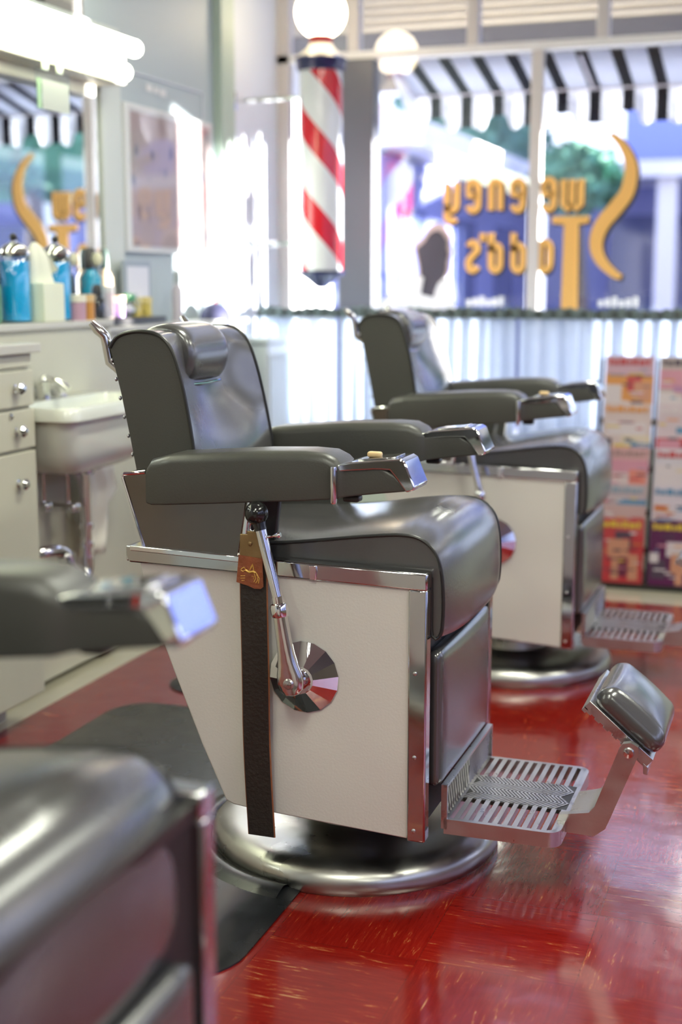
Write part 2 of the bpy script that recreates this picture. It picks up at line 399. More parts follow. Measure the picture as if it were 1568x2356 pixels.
def make_chair(label):
    t = thing('barber_chair', label, 'chair')
    W = .295
    # base and pedestal
    mb = MB().lathe([(0.001, .0), (.332, 0), (.338, .010), (.338, .028), (.333, .042), (.320, .053), (.300, .059), (.275, .060), (.22, .056), (.15, .056), (.12, .070), (.118, .10), (.001, .10)], (-.012, .02, 0), 72)
    mb.build('base_plate', M['base'], t, 50)
    MB().lathe([(.001, .09), (.105, .09), (.105, .135), (.16, .15), (.16, .17), (.001, .17)], (-.012, .02, 0), 40).build('pedestal', M['dark'], t)
    # body core
    tt = lambda x: .722-(x+.43)*.022+.012
    core = [(.232, .165), (.236, .70), (-.395, .70), (-.37, .62), (-.20, .20), (-.17, .178)]
    MB().prism(core, -W+.012, W-.012).build('body_core', M['black'], t)
    side = [(.212, .148), (.212, tt(.21)-.031), (-.402, tt(-.4)-.031), (-.385, .62), (-.325, .46), (-.26, .30), (-.212, .195), (-.205, .180), (-.188, .172), (-.15, .168)]
    for sg in (-1, 1):
        MB().prism(side, sg*(W-.014), sg*W).build('side_panel', M['enamel'], t, bevel=.003)
    # rear panel (enamelled, slanting)
    MB().prism([(-.400, .69), (-.392, .69), (-.195, .19), (-.203, .185), (-.33, .46)], -W+.012, W-.012).build('rear_panel', M['enamel'], t)
    # chrome top trim
    for sg in (-1, 1):
        mb = MB().prism([(-.425, tt(-.425)-.036), (-.432, tt(-.43)-.02), (-.432, tt(-.43)), (.248, tt(.248)), (.248, tt(.248)-.036)], sg*(W-.03), sg*(W+.006))
        mb.build('top_trim', M['trimchrome'], t, bevel=.004)
        mb = MB().box(.208, .248, sg*(W-.028), sg*(W+.005), .145, tt(.24)-.034)
        e = mb.build('corner_trim', M['trimchrome'], t, bevel=.004)
        for z in (.17, .33, .51):
            MB().sphere((.224, sg*(W+.006), z), .0045, 10, 6, (1, .5, 1)).build('screw', M['alum'], e)
        MB().prism([(-.004, tt(0)-.035), (.010, tt(0)-.035), (.012, tt(0)-.003), (-.006, tt(0)-.003)], sg*(W+.006), sg*(W+.010)).build('trim_clip', M['chrome'], t, bevel=.002)
    MB().box(-.434, -.41, -W-.004, W+.004, tt(-.43)-.034, tt(-.43)).build('rear_trim', M['chrome'], t, bevel=.004)
    MB().prism([(-.42, .70), (-.42, .722), (.24, .706), (.24, .69)], -W+.025, W-.025).build('deck_plate', M['dark'], t)
    # leg panel
    MB().rbox((.245, -.008, .392), (.034, .452, .30), .016, 12, (.010, 0, 0)).build('leg_panel', M['leather_seat'], t, 60)
    # seat
    hw = .262
    P = catmull([(-.30, .742), (-.08, .757), (.10, .781), (.185, .789), (.228, .780), (.256, .752), (.268, .71), (.272, .65), (.270, .60), (.264, .581)], 6)
    P = [Vector((p.x, p.y)) for p in P]
    def so(u, s, p):
        e = 1-abs(s)**3.2
        dip = .008*math.exp(-((p.x+.05)/.10)**2)*(1-s*s)
        return (.024*e-dip) * (1.0 if p.x < .2 else .85)
    rings = slab_loft(P, hw, so, 24)
    st = MB()
    st.loft([r[::-1] for r in rings], False, False)
    # side walls + underside
    inner = [(.264, .581), (.252, .583), (.247, .60), (.246, .70), (.20, .716), (-.30, .716)]
    for sg in (-1, 1):
        poly = [(p.x, p.y) for p in P]+inner[1:]
        k = 0 if sg < 0 else 24
        vs = [(x, sg*hw, z) for x, z in poly]
        f = tuple(range(len(vs)))
        st.add(vs, [f if sg > 0 else f[::-1]])
    for a, b in zip(inner[:-1], inner[1:]):
        st.add([(a[0], -hw, a[1]), (b[0], -hw, b[1]), (b[0], hw, b[1]), (a[0], hw, a[1])], [(0, 1, 2, 3)])
    seat = st.build('seat', M['leather_seat'], t, 40)
    for sg in (-1, 1):
        pts = [(p.x, sg*(hw+.001), p.y) for p in P]
        loop = pts+[(.258, sg*(hw+.001), .576), (.249, sg*(hw+.001), .582), (.247, sg*(hw+.001), .60), (.247, sg*(hw+.001), .66), (.246, sg*(hw+.001), .705)]
        MB().tube(loop, .0038, 8).build('seat_piping', M['piping'], seat)
    # backrest
    hb = .228
    F = catmull([(-.280, .77), (-.292, .86), (-.299, .942), (-.313, 1.03), (-.328, 1.10), (-.347, 1.155), (-.372, 1.183), (-.405, 1.193), (-.445, 1.192), (-.478, 1.181), (-.496, 1.158)], 6)
    F = [Vector((p.x, p.y)) for p in F]
    def bo(u, s, p):
        w = max(0, min(1, (p.y-.86)/.22)); w = w*w*(3-2*w)
        top = max(0, min(1, (-.33-p.x)/.05))
        hollow = -.058*w*(1-abs(s)**2.2)*(1-.75*top)
        bul = .012*(1-abs(s)**4)
        return -(hollow+bul)
    rb = slab_loft(F, hb, bo, 26)
    def squeeze(p):
        x, y, z = p
        if y > 0:
            w = max(0, min(1, (z-.85)/.33)); y *= 1-(.012+.030*w)/hb*1.0
        return (x, y, z)
    rb = [[squeeze(p) for p in r] for r in rb]
    bm = MB(); bm.cur = 1; bm.loft(rb, False, False); bm.cur = 0
    rear = [(-.496, 1.158), (-.472, 1.06), (-.452, .96), (-.435, .87), (-.415, .77)]
    for sg in (-1, 1):
        poly = [(p.x, p.y) for p in F]+rear[1:]
        vs = [squeeze((x, sg*hb, z)) for x, z in poly]
        f = tuple(range(len(vs))); bm.add(vs, [f if sg < 0 else f[::-1]])
    rr = rear+[(-.280, .77)]
    for a, b in zip(rr[:-1], rr[1:]):
        bm.add([squeeze(q) for q in ((a[0], -hb, a[1]), (b[0], -hb, b[1]), (b[0], hb, b[1]), (a[0], hb, a[1]))], [(3, 2, 1, 0)])
    back = bm.build('backrest', [M['leather'], M['leather_seat']], t, 40)
    for sg in (-1, 1):
        MB().tube([squeeze((p.x, sg*(hb+.001), p.y)) for p in F], .0042, 8).build('back_piping', M['piping'], back)
        nz = [(lerp(-.493, -.422, k/8), lerp(1.13, .80, k/8)) for k in range(9)]
        for (x, z) in nz:
            q = (z-.77)/(1.158-.77)
            xx = -.415-(.083)*q-.003
            MB().sphere(squeeze((xx, sg*(hb-.006), z)), .005, 8, 6, (.7, 1, 1)).build('upholstery_nail', M['alum'], back)
    # headrest cushion
    H = [(-.475, 1.182), (-.455, 1.200), (-.415, 1.209), (-.378, 1.200), (-.350, 1.172), (-.342, 1.135), (-.352, 1.095), (-.372, 1.076), (-.400, 1.082), (-.405, 1.12), (-.41, 1.16), (-.44, 1.175)]
    H3 = catmull([Vector((*p, 0)) for p in H+[H[0]]], 3)[:-1]
    cx = sum(p.x for p in H3)/len(H3); cz = sum(p.y for p in H3)/len(H3)
    rings = []
    for k in range(17):
        s = -math.cos(PI*k/16); w = (1-abs(s)**8)**.5 if abs(s) < 1 else 0
        sc = .78+.22*w
        rings.append([((p.x-cx)*(sc if p.x > cx else 1)*1+cx, s*.106-.030, (p.y-cz)*sc+cz) for p in H3])
    hd = MB().loft(rings).build('headrest_cushion', M['leather_seat'], t, 60)
    MB().tube([(-.385, -.134, 1.080), (-.366, -.12, 1.072), (-.360, -.03, 1.070), (-.366, .06, 1.072), (-.385, .074, 1.080)], .0035, 8).build('cushion_piping', M['chrome_worn'], hd)
    # rear handle
    for sg in (-1, 1):
        MB().tube([(-.485, sg*.205, 1.105), (-.508, sg*.207, 1.125), (-.512, sg*.210, 1.16), (-.516, sg*.214, 1.182), (-.530, sg*.220, 1.197), (-.542, sg*.226, 1.212)], [.010, .012, .012, .011, .012, .008], 12).build('back_handle', M['chrome_worn'], t)
    MB().tube([(-.512, -.207, 1.14), (-.512, .207, 1.14)], .008, 10).build('back_bar', M['chrome_worn'], t)
    # arms
    for sg, nm in ((-1, 'armrest'), (1, 'armrest')):
        yc = lambda x: sg*(.29+(x+.36)*.022)
        S = [(-.362, .850, .895, .044), (-.358, .838, .915, .052), (-.345, .835, .932, .055), (-.30, .838, .944, .056), (-.2, .846, .952, .056), (-.1, .855, .960, .056), (0, .863, .964, .056), (.045, .868, .962, .056), (.068, .870, .952, .054), (.080, .873, .938, .049), (.088, .875, .932, .045), (.13, .881, .936, .044), (.165, .886, .938, .044), (.19, .889, .925, .044), (.212, .892, .90, .043)]
        rings = []
        for (x, zb, zt_, h) in S:
            ring = []; cy = yc(x); r = .020 if x < .07 else .007; rbm = .004
            for (qx, qz, rr_, a0) in ((h, zt_, r, 0), (-h, zt_, r, 90), (-h, zb, rbm, 180), (h, zb, rbm, 270)):
                rr_ = min(rr_, (zt_-zb)*.45)
                ccx = cy+(qx-math.copysign(rr_, qx)); ccz = qz-rr_ if qz == zt_ else qz+rr_
                for k in range(5):
                    a = R(a0+90*k/4)
                    crown = 0
                    ring.append((x, ccx+rr_*math.cos(a), ccz+rr_*math.sin(a)))
            rings.append(ring)
        # crown: lift mid of the top
        arm = MB().loft(rings).build(nm, M['leather'], t, 38)
        y0 = yc(.15); h = .0485
        cap = [(.073, .926), (.073, .940), (.100, .9465), (.204, .9575), (.213, .952), (.234, .902), (.231, .895), (.216, .891), (.196, .918), (.182, .934), (.150, .9335)]
        e = MB().prism(cap, y0-h, y0+h).build('handle_cap', M['chrome'], arm, 30, bevel=.003, bseg=3)
        zs = lambda x: .9465+(x-.10)*.1058
        lid = MB()
        lid.prism([(.112, zs(.112)), (.112, zs(.112)+.003), (.190, zs(.19)+.003), (.190, zs(.19))], y0-.034, y0+.034)
        li = lid.build('ashtray_lid', M['chrome_worn'], arm, bevel=.001)
        if sg < 0:
            MB().rbox((.138, y0-.005, zs(.138)+.008), (.030, .016, .012), .005, 6).build('lid_tab', M['tan'], arm, 60)
        else:
            MB().rbox((.180, y0, zs(.18)+.004), (.006, .05, .003), .001, 4).build('lid_hinge', M['chrome'], arm)
        # pin and knob
        yy = yc(.07)+sg*.058
        MB().lathe([(.001, .0), (.005, .0), (.0068, .004), (.0068, .072), (.006, .075), (.001, .075)], (.068, yy, .862), 14).build('arm_pin', M['chrome_worn'], arm)
        MB().rbox((.092, yc(.09)+sg*.01, .868), (.035, .03, .014), .005, 5).build('arm_catch', M['dark'], arm)
        # arm support box
        sup = [(-.418, .896), (-.34, .905), (-.125, .905), (-.128, .86), (-.150, .725), (-.372, .737)]
        ab = MB().prism(sup, sg*.335, sg*.246).build('arm_support', M['armsteel'], t, 30, bevel=.004)
        yo = sg*.334
        MB().tube([(-.370, yo, .742), (-.416, yo, .888), (-.412, yo, .897), (-.362, yo, .903)], .0045, 8).tube([(-.416, yo, .893), (-.416, sg*.248, .893)], .0045, 8).build('support_rim', M['chrome'], ab)
        MB().prism([(-.40, .733), (-.40, .744), (-.142, .738), (-.142, .724)], sg*.243, sg*.342).build('support_flange', M['chrome'], ab, bevel=.002)
        MB().prism([(-.33, .745), (-.33, .86), (-.09, .86), (-.105, .735)], sg*.246, sg*.232).build('inner_arm_panel', M['leather'], t, bevel=.004)
        MB().prism([(-.128, .862), (-.118, .862), (-.138, .735), (-.150, .735)], sg*.230, sg*.338).build('support_edge', M['chrome'], t, bevel=.003)
    # lever plate
    cone = []
    n = 16; rings = []
    for (r, y) in ((.078, -.296), (.0775, -.300), (.030, -.326), (.028, -.334), (.001, -.334)):
        rings.append([(-.019+r*math.cos(2*PI*i/n+.1), y, .479+r*math.sin(2*PI*i/n+.1)) for i in range(n)])
    lp = MB().loft(rings).build('lever_plate', M['chrome'], t, 8)
    lev = MB()
    hub = Vector((-.022, -.368, .486)); col_ = Vector((-.044, -.365, .625)); top = Vector((-.088, -.362, .800))
    lev.tube([(-.021, -.330, .482), (-.022, -.36, .485)], [.024, .026], 24)
    # flattened teardrop arm
    pts = catmull([(-.022, .486), (-.027, .52), (-.034, .56), (-.040, .60), (-.044, .628)], 4)
    wid = [lerp(.029, .0155, min(1, (k/ (len(pts)-1))*1.5)**.8) for k in range(len(pts))]
    rings = []
    d = (Vector((col_.x, col_.z))-Vector((hub.x, hub.z))).normalized(); nrm = Vector((d.y, -d.x))
    base = [hub.x-d.x*.029, hub.z-d.y*.029]
    stn = [(-.0288, .004), (-.024, .017), (-.015, .0255), (0, .029), (.018, .027), (.036, .022), (.06, .0175), (.09, .0155), (.12, .0145), (.143, .014)]
    for (u, w) in stn:
        c = Vector((hub.x, hub.z))+d*u; th = .013+max(0, (u-.03))*.01
        ring = []
        for k in range(16):
            a = 2*PI*k/16; ca, sa = math.cos(a), math.sin(a)
            px = math.copysign(abs(ca)**.7, ca)*w; py = math.copysign(abs(sa)**.7, sa)*min(th, w)
            ring.append((c.x+nrm.x*px, hub.y+py, c.y+nrm.y*px))
        rings.append(ring)
    lev.loft(rings)
    lv = lev.build('lever', M['chrome_worn'], t, 50)
    e = d
    def along(u, y=-.366): return (hub.x+d.x*u, y, hub.z+d.y*u)
    MB().tube([along(.138), along(.140), along(.146), along(.160), along(.166), along(.168), along(.182)], [.014, .0175, .019, .019, .017, .0125, .0125], 20).build('lever_collar', M['chrome'], lv)
    td = (top-Vector(along(.17)))
    q0 = Vector(along(.17))
    MB().tube([q0, top], [.0105, .0115], 16).build('lever_rod', M['chrome'], lv)
    dd = td.normalized()
    MB().tube([top, top+dd*.006, top+dd*.018], [.0125, .0125, .014], 18).sphere(top+dd*.036, .0245, 24, 16).build('ball_knob', M['blackplastic'], lv)
    pb = top-dd*.014
    MB().tube([pb+Vector((.008, 0, .0)), pb+Vector((.022, 0, .003)), pb+Vector((.030, 0, .004)), pb+Vector((.036, 0, .006)), pb+Vector((.040, 0, .007))], [.003, .003, .004, .007, .005], 10).build('release_peg', M['chrome'], lv)
    MB().lathe([(.001, -.004), (.009, -.003), (.0115, 0), (.0115, .004)], (hub.x, hub.y-.014, hub.z), 20, 'y').build('hub_bolt', M['alum'], lv)
    # kick plate
    kp = MB(); y0, y1 = -.222, .205; z0, z1 = .150, .248
    kp.box(.262, .267, y0, y1, z0, z1)
    kp.box(.267, .275, y0, y1, z1-.006, z1); kp.box(.267, .275, y0, y0+.006, z0, z1); kp.box(.267, .275, y1-.006, y1, z0, z1)
    ym = (y0+y1)/2
    for k in range(12):
        for sg in (-1, 1):
            ya = ym+sg*(k+.5)*(y1-y0)/24
            zt_ = z1-.008; zb = z0+.02
            yb = ya-sg*.028
            if (sg < 0 and yb > ym) or (sg > 0 and yb < ym):
                f = abs((ym-ya)/(yb-ya)); yb = ym; zb2 = zt_-(zt_-zb)*f
            else: zb2 = zb
            kp.tube([(.269, ya, zt_), (.269, yb, zb2)], .0028, 4)
    kp.build('kick_plate', M['alum'], t, 20)
    # foot platform
    fp = MB(); X0, X1 = .268, .515; Y0, Y1 = -.222, .190; ZT = .172; TH = .004
    r = .03
    outline = [(X0, Y0)]
    for k in range(7):
        a = R(-90+15*k); outline.append((X1-r+r*math.cos(a), Y0+r+r*math.sin(a)))
    for k in range(7):
        a = R(15*k); outline.append((X1-r+r*math.cos(a), Y1-r+r*math.sin(a)))
    outline.append((X0, Y1))
    cxp, cyp = (X0+X1)/2, (Y0+Y1)/2
    inn = [(cxp+(x-cxp)*.925, cyp+(y-cyp)*.945) for x, y in outline]
    n = len(outline)
    vs = [(x, y, ZT) for x, y in outline]+[(x, y, ZT-.033) for x, y in outline]+[(x, y, ZT) for x, y in inn]+[(x, y, ZT-.033) for x, y in inn]
    fs = []
    for i in range(n):
        j = (i+1) % n
        fs += [(i, i+n, j+n, j), (i, j, j+2*n, i+2*n), (i+2*n, j+2*n, j+3*n, i+3*n), (i+n, i+3*n, j+3*n, j+n)]
    fp.add(vs, fs)
    rows = ((Y0+.010, Y0+.135), (Y1-.135, Y1-.010))
    for (ya, yb) in rows:
        for k in range(12):
            x = lerp(X0+.004, X1-.014, k/11)
            fp.box(x-.0055, x+.0055, ya, yb, ZT-.015, ZT)
    ya, yb = rows[0][1], rows[1][0]
    tp_ = MB().box(X0, X1-.010, ya-.004, yb+.004, ZT-.009, ZT-.0005)
    fp.box(X0+.01, X1, (ya+yb)/2-.004, (ya+yb)/2+.004, ZT-.033, ZT-.008)
    # chevron ridges
    wq = (yb-ya)/4
    rg = MB()
    for k in range(26):
        x = X0+.002+k*(X1-X0-.03)/25
        for q in range(4):
            a, b = ya+q*wq, ya+(q+1)*wq
            xa, xb = (x, x+.024) if q % 2 == 0 else (x+.024, x)
            if max(xa, xb) > X1-.010: continue
            rg.prism([(xa-.0028, a), (xa+.0028, a), (xb+.0028, b), (xb-.0028, b)], ZT-.003, ZT+.0008, 'z')
    foot = fp.build('foot_platform', M['alum'], t, 20)
    tpo = tp_.build('tread_plate', M['dark'], foot, 0)
    rg.build('chevron_ridges', M['alum'], foot, 20)
    # calf rest bracket
    br = MB()
    br.prism([(.49, .148), (.575, .146), (.598, .165), (.604, .18), (.662, .338), (.660, .352), (.645, .360), (.628, .356), (.620, .342), (.575, .213), (.563, .197), (.50, .185)], -.148, -.132)
    P2 = catmull([(.514, .172), (.535, .178), (.560, .186), (.574, .200), (.584, .222)], 5)
    for a, b in zip(P2[:-1], P2[1:]):
        br.prism([(a.x, a.y-.007), (b.x, b.y-.007), (b.x, b.y), (a.x, a.y)], -.134, .03)
    bk = br.build('calf_rest_bracket', M['alum'], t, 30)
    MB().lathe([(.001, -.006), (.010, -.005), (.012, 0), (.012, .004)], (.641, -.148, .338), 16, 'y').build('pivot_bolt', M['chrome_worn'], bk)
    A = Vector((.554, 0, .428)); B = Vector((.684, 0, .318)); u = (B-A).normalized(); nn = Vector((-u.z, 0, u.x))
    cen = (A+B)*.5
    mt = Matrix((u, Vector((0, 1, 0)), nn)).transposed().to_4x4()
    mt.translation = cen+Vector((0, .003, 0))
    tr = MB(); tr.box(-.088, .088, -.124, .124, -.016, .004, mt)
    for k in range(7):
        tr.box(-.080+k*.024, -.066+k*.024, -.124, .124, -.020, -.014, mt)
    tr.box(-.088, -.078, -.124, .124, -.024, -.012, mt); tr.box(.05, .088, -.10, .10, -.03, -.015, mt)
    tr.prism([(.078, -.016), (.092, -.016), (.102, -.03), (.094, -.034)], -.124, .124, 'y', mt)
    tray = tr.build('calf_rest_tray', M['alum'], t, 30, bevel=.001)
    pad = MB()
    pad.rbox((0, 0, 0), (.172, .246, .058), .028, 16, (0, 0, .017), None)
    m3 = mt @ Matrix.Translation((0, 0, .026))
    pad.v = [tuple(m3 @ Vector(v)) for v in pad.v]
    pad.build('calf_pad', M['leather_seat'], t, 60)
    return t

chair = make_chair('grey leather barber chair in the middle, whole, with white side panel and hanging strop')
chair.location = (-.96, 2.86, 0)
far = copy_tree(chair); far.location = (-.925, 4.46, 0); far.rotation_euler = (0, 0, R(0))
far['label'] = 'farthest grey barber chair, beside the curtained front window and magazine rack'
near = copy_tree(chair); near.location = (-.885, 1.07, 0)
near['label'] = 'nearest grey barber chair, blurred and cut off at lower left'
for ch in near.children:
    if ch.name.startswith('seat'): ch.location = (-.045, 0, -.028)
for c in (chair, far, near): c['group'] = 'row of grey leather barber chairs'

# ---------------------------------------------------------------- strop
sx, sy = -1.078, 2.536
st = thing('razor_strop', 'dark razor strop hanging down the middle chair with a rust leather tag', 'strop', (sx, sy, 0))
P = catmull([(0, .78), (-.001, .68), (.002, .50), (.0015, .35), (.004, .24), (.008, .16), (.010, .123)], 5)
mb = MB(); rings = []
for i, p in enumerate(P):
    w = .0295; yy = .003*math.sin(p.y*9)-.004
    rings.append([(p.x-w, yy-.003, p.y), (p.x+w, yy-.003, p.y), (p.x+w, yy+.003, p.y), (p.x-w, yy+.003, p.y)])
mb.loft(rings).build('strap', M['strop'], st, 30, bevel=.001)
for sg in (-1, 1):
    MB().tube([(p.x+sg*.0295, .003*math.sin(p.y*9)-.004, p.y) for p in P], .0022, 6).build('strap_edge', M['edge'], st)
MB().prism([(-.028, .737), (-.026, .785), (-.010, .785), (-.010, .792), (.012, .792), (.012, .785), (.021, .785), (.022, .735)], -.016, -.008).build('brass_clamp', M['brass'], st, bevel=.0015)
MB().sphere((-.003, -.017, .766), .005, 12, 8, (1, .5, 1)).build('rivet', M['brass'], st)
tg = MB().prism([(-.028, .741), (.023, .736), (.025, .676), (.020, .672), (.006, .672), (-.008, .677), (-.034, .683)], -.019, -.014).build('leather_tag', M['rust'], st, 20)
hp = MB()
def gl(pts, r=.0011): hp.tube([(x, -.0195, z) for x, z in pts], r, 5)
gl([(-.022, .712), (-.016, .716), (-.012, .711), (-.018, .707), (-.023, .709), (-.022, .712)]); gl([(-.012, .710), (-.004, .706), (.004, .708), (.010, .706)], .0026)
gl([(.010, .707), (.015, .700), (.014, .690), (.010, .684)]); gl([(.007, .704), (.010, .694), (.006, .686)]); gl([(-.004, .708), (.000, .718), (.003, .724), (.005, .716), (.006, .708)])
gl([(-.002, .712), (.004, .722)]); gl([(.012, .702), (.018, .695), (.016, .684)]); gl([(-.024, .697), (-.014, .698)], .0006); gl([(-.024, .692), (-.014, .693)], .0006)
gl([(-.022, .687), (-.015, .688)], .0006); gl([(.001, .698), (.006, .698), (.005, .692)], .0006)
hp.build('gold_horse_emblem', M['goldprint'], tg)
MB().tube([(0+.006*math.cos(a), -.010, .800+.009*math.sin(a)) for a in [2*PI*k/14 for k in range(15)]], .0014, 6).build('hanging_ring', M['chrome_worn'], st)

# ---------------------------------------------------------------- mats
def round_rect(x0, x1, y0, y1, r, n=8):
    out = []
    for (cx, cy, a0) in ((x1-r, y0+r, -90), (x1-r, y1-r, 0), (x0+r, y1-r, 90), (x0+r, y0+r, 180)):
        for k in range(n+1):
            a = R(a0+90*k/n); out.append((cx+r*math.cos(a), cy+r*math.sin(a)))
    return out
def mat_obj(x0, x1, y0, y1, cx, cy, label):
    mb = MB(); o = round_rect(x0, x1, y0, y1, .13); i = round_rect(x0+.03, x1-.03, y0+.03, y1-.03, .10)
    n = len(o)
    mb.loft([[(x, y, 0.0005) for x, y in o], [(x, y, .004) for x, y in o], [(x, y, .013) for x, y in i]], True)
    t = tag(mb.build('floor_mat', M['rubber'], None, 40), label, 'floor mat', 'black rubber mats under the chairs')
    a0, a1 = R(96), R(264)
    MB().lathe([(.338, .010), (.346, .020), (.366, .026), (.392, .018), (.41, .011)], (cx, cy, 0), 40, 'z', a0, a1).build('raised_rim', M['rubber'], t, 60)
    return t
mat_obj(-1.985, -.985, 2.12, 3.63, -.972, 2.88, 'black rubber floor mat under the middle barber chair')
mat_obj(-1.945, -.95, 3.75, 5.24, -.937, 4.48, 'black rubber floor mat under the farthest barber chair')

# ---------------------------------------------------------------- room shell
WX = -2.47
struct(MB().box(-2.9, 3.4, -3.5, 6.42, -.05, 0).build('floor', M['floor'], None, 0))
struct(MB().box(-2.9, 3.5, -3.5, 6.5, 3.12, 3.2).build('ceiling', M['ceil'], None, 0))
mb = MB(); mb.box(-2.9, WX, -3.5, 5.42, 1.13, 3.12); mb.box(-2.9, -2.50, -3.5, 5.42, 0, 1.13)
struct(mb.build('wall_left', M['wallblue'], None, 0))
struct(MB().box(-2.9, -2.43, 5.42, 5.56, 0, 3.12).build('trim_1', M['wallgreen'], None, 0, bevel=.006))
struct(MB().box(-2.9, -2.50, 5.56, 5.72, 0, 3.12).build('trim_2', M['wallgreen'], None, 0, bevel=.006))
struct(MB().box(-2.9, -2.56, 5.72, 6.40, 0, 3.12).build('wall_left_recess', M['wallwhite'], None, 0))
struct(MB().box(-2.9, 3.5, -3.6, -3.5, 0, 3.12).build('wall_back', M['room'], None, 0))
# right wall with window openings
mb = MB(); mb.box(3.4, 3.5, -3.5, 6.5, 0, .75); mb.box(3.4, 3.5, -3.5, 6.5, 2.75, 3.12)
for y in (-3.5, -1.2, .4, 2.3, 4.2, 6.1): mb.box(3.4, 3.5, y, y+.22, .75, 2.75)
struct(mb.build('wall_right', M['room'], None, 0))
# front knee wall, sun-stop pier, frame
struct(MB().box(-2.56, 2.62, 6.10, 6.44, 0, .56).build('wall_front', M['knee'], None, 0))
struct(MB().box(2.62, 3.5, 6.30, 6.55, 0, 3.12).build('wall_front_sun_stop', M['room'], None, 0))  # unseen pier placed to end the sun patch on the left wall
struct(MB().box(-2.56, 2.62, 6.08, 6.44, .56, .59).build('trim_3', M['white'], None, 0, bevel=.004))
GY = 6.40
fr = MB()
fr.box(-2.9, 2.62, GY-.03, GY+.04, 2.348, 2.385)
wt = struct(fr.build('window_1', M['white'], None, 0))
MB().box(-2.56, -2.50, GY-.03, GY+.03, .59, 3.12).build('jamb', M['frame'], wt)
MB().box(-1.307, -1.252, GY-.02, GY+.03, .59, 2.348).build('mullion', M['frame'], wt, bevel=.003)
for x in (.05, 1.35): MB().box(x-.02, x+.02, GY-.02, GY+.03, .59, 2.348).build('mullion', M['frame'], wt)
for x in (-2.17, -1.585, -.985, -.38, .22, .82, 1.42, 2.02):
    MB().box(x-.028, x+.028, GY-.03, GY+.04, 2.385, 3.12).build('transom_post', M['frame'], wt, bevel=.006)
for (a, b) in ((-2.50, -2.24), (-2.06, -1.307), (-1.252, .03), (.07, 1.33), (1.37, 2.62)):
    MB().box(a, b, GY-.004, GY+.004, .59, 2.348).build('glass_pane', M['glass'], wt, 0)
MB().box(-2.50, 2.62, GY-.004, GY+.004, 2.385, 3.12).build('transom_glass', M['glass'], wt, 0)
struct(MB().box(-2.24, -2.06, GY-.05, GY+.06, 0, 2.348).build('trim_4', M['grey'], None, 0, bevel=.006))

# painted letters, read from the street: mirrored from inside.  u runs towards -x
def ribbon(mb, pts, w, y0, y1, ox=0, oz=0, closed=False):
    P = [Vector((-(x)+ox, z+oz)) for x, z in pts]; n = len(P)
    L_, R_ = [], []
    for i, p in enumerate(P):
        if closed: a = P[(i-1) % n]; b = P[(i+1) % n]
        else: a = P[max(i-1, 0)]; b = P[min(i+1, n-1)]
        d = (b-a).normalized(); q = Vector((-d.y, d.x)); ww = w[i] if isinstance(w, (list, tuple)) else w
        L_.append(p+q*ww*.5); R_.append(p-q*ww*.5)
    rings = [[(L_[i].x, y0, L_[i].y), (R_[i].x, y0, R_[i].y), (R_[i].x, y1, R_[i].y), (L_[i].x, y1, L_[i].y)] for i in range(n)]
    mb.loft(rings, not closed, True, closed)
def arc(cx, cz, rx, rz, a0, a1, n=10): return [(cx+rx*math.cos(R(lerp(a0, a1, k/n))), cz+rz*math.sin(R(lerp(a0, a1, k/n)))) for k in range(n+1)]
h = .135; w = .042
G = {
 'w': [[(-w*.95, h), (-w*.95, .02), (-w*.5, 0), (0, .02), (0, h)], [(0, .02), (w*.5, 0), (w*.95, .02), (w*.95, h)]],
 'e': [[(-w*.5, h*.52), (w*.55, h*.52), (w*.55, h*.8)]+arc(0, h*.78, w*.55, h*.22, 0, 180)+[(-w*.55, h*.25)]+arc(0, h*.22, w*.55, h*.22, 180, 350)],
 'n': [[(-w*.55, 0), (-w*.55, h*.78)]+arc(0, h*.80, w*.55, h*.2, 180, 0)+[(w*.55, 0)]],
 'y': [[(-w*.55, h), (-w*.55, h*.25)]+arc(0, h*.22, w*.55, h*.2, 180, 360), [(w*.55, h), (w*.55, -h*.15)]+arc(0, -h*.16, w*.55, h*.18, 0, -150)],
 'o': [arc(0, h*.72, w*.55, h*.26, 0, 180)+arc(0, h*.26, w*.55, h*.26, 180, 360)+[(w*.55, h*.72)]],
 'd': [arc(0, h*.66, w*.55, h*.22, 0, 180)+arc(0, h*.24, w*.55, h*.24, 180, 360)+[(w*.55, h*1.30)]],
 's': [arc(0, h*.76, w*.5, h*.22, 20, 200, 8)+arc(0, h*.24, w*.5, h*.24, 60, -160, 8)],
 "'": [[(0, h*1.3), (0, h*1.02)]],
}
def letter(ch, cx, zb, name, lw=.030):
    g = MB()
    for st_ in G[ch]: ribbon(g, st_, lw, GY-.012, GY-.006, cx, zb)
    o = g.build(name, M['gold'], wt, 30)
    s2 = MB()
    for st_ in G[ch]: ribbon(s2, st_, lw+.004, GY-.0058, GY-.0042, cx+.009, zb-.010)
    s2.build('letter_shadow', M['letterback'], o, 30)
for ch, x, nm in (('w', -1.105, 'painted_letter'), ('e', -1.215, 'painted_letter'), ('e', -1.36, 'painted_letter'), ('n', -1.465, 'painted_letter'), ('e', -1.575, 'painted_letter'), ('y', -1.68, 'painted_letter')):
    letter(ch, x, 1.632, nm)
for ch, x in (('o', -1.225), ('d', -1.352), ('d', -1.461), ("'", -1.525), ('s', -1.572)):
    letter(ch, x, 1.352, 'painted_letter')
SP = catmull([(.936, 1.965), (.885, 1.915), (.850, 1.85), (.840, 1.785), (.856, 1.70), (.905, 1.632), (.955, 1.572), (.984, 1.51), (.985, 1.445), (.955, 1.385), (.90, 1.335), (.868, 1.322)], 5)
pts = [(p.x, p.y) for p in SP]; n = len(pts)
ws = [.022+.046*math.sin(PI*min(1, i/(n-1)))**1.0 for i in range(n)]
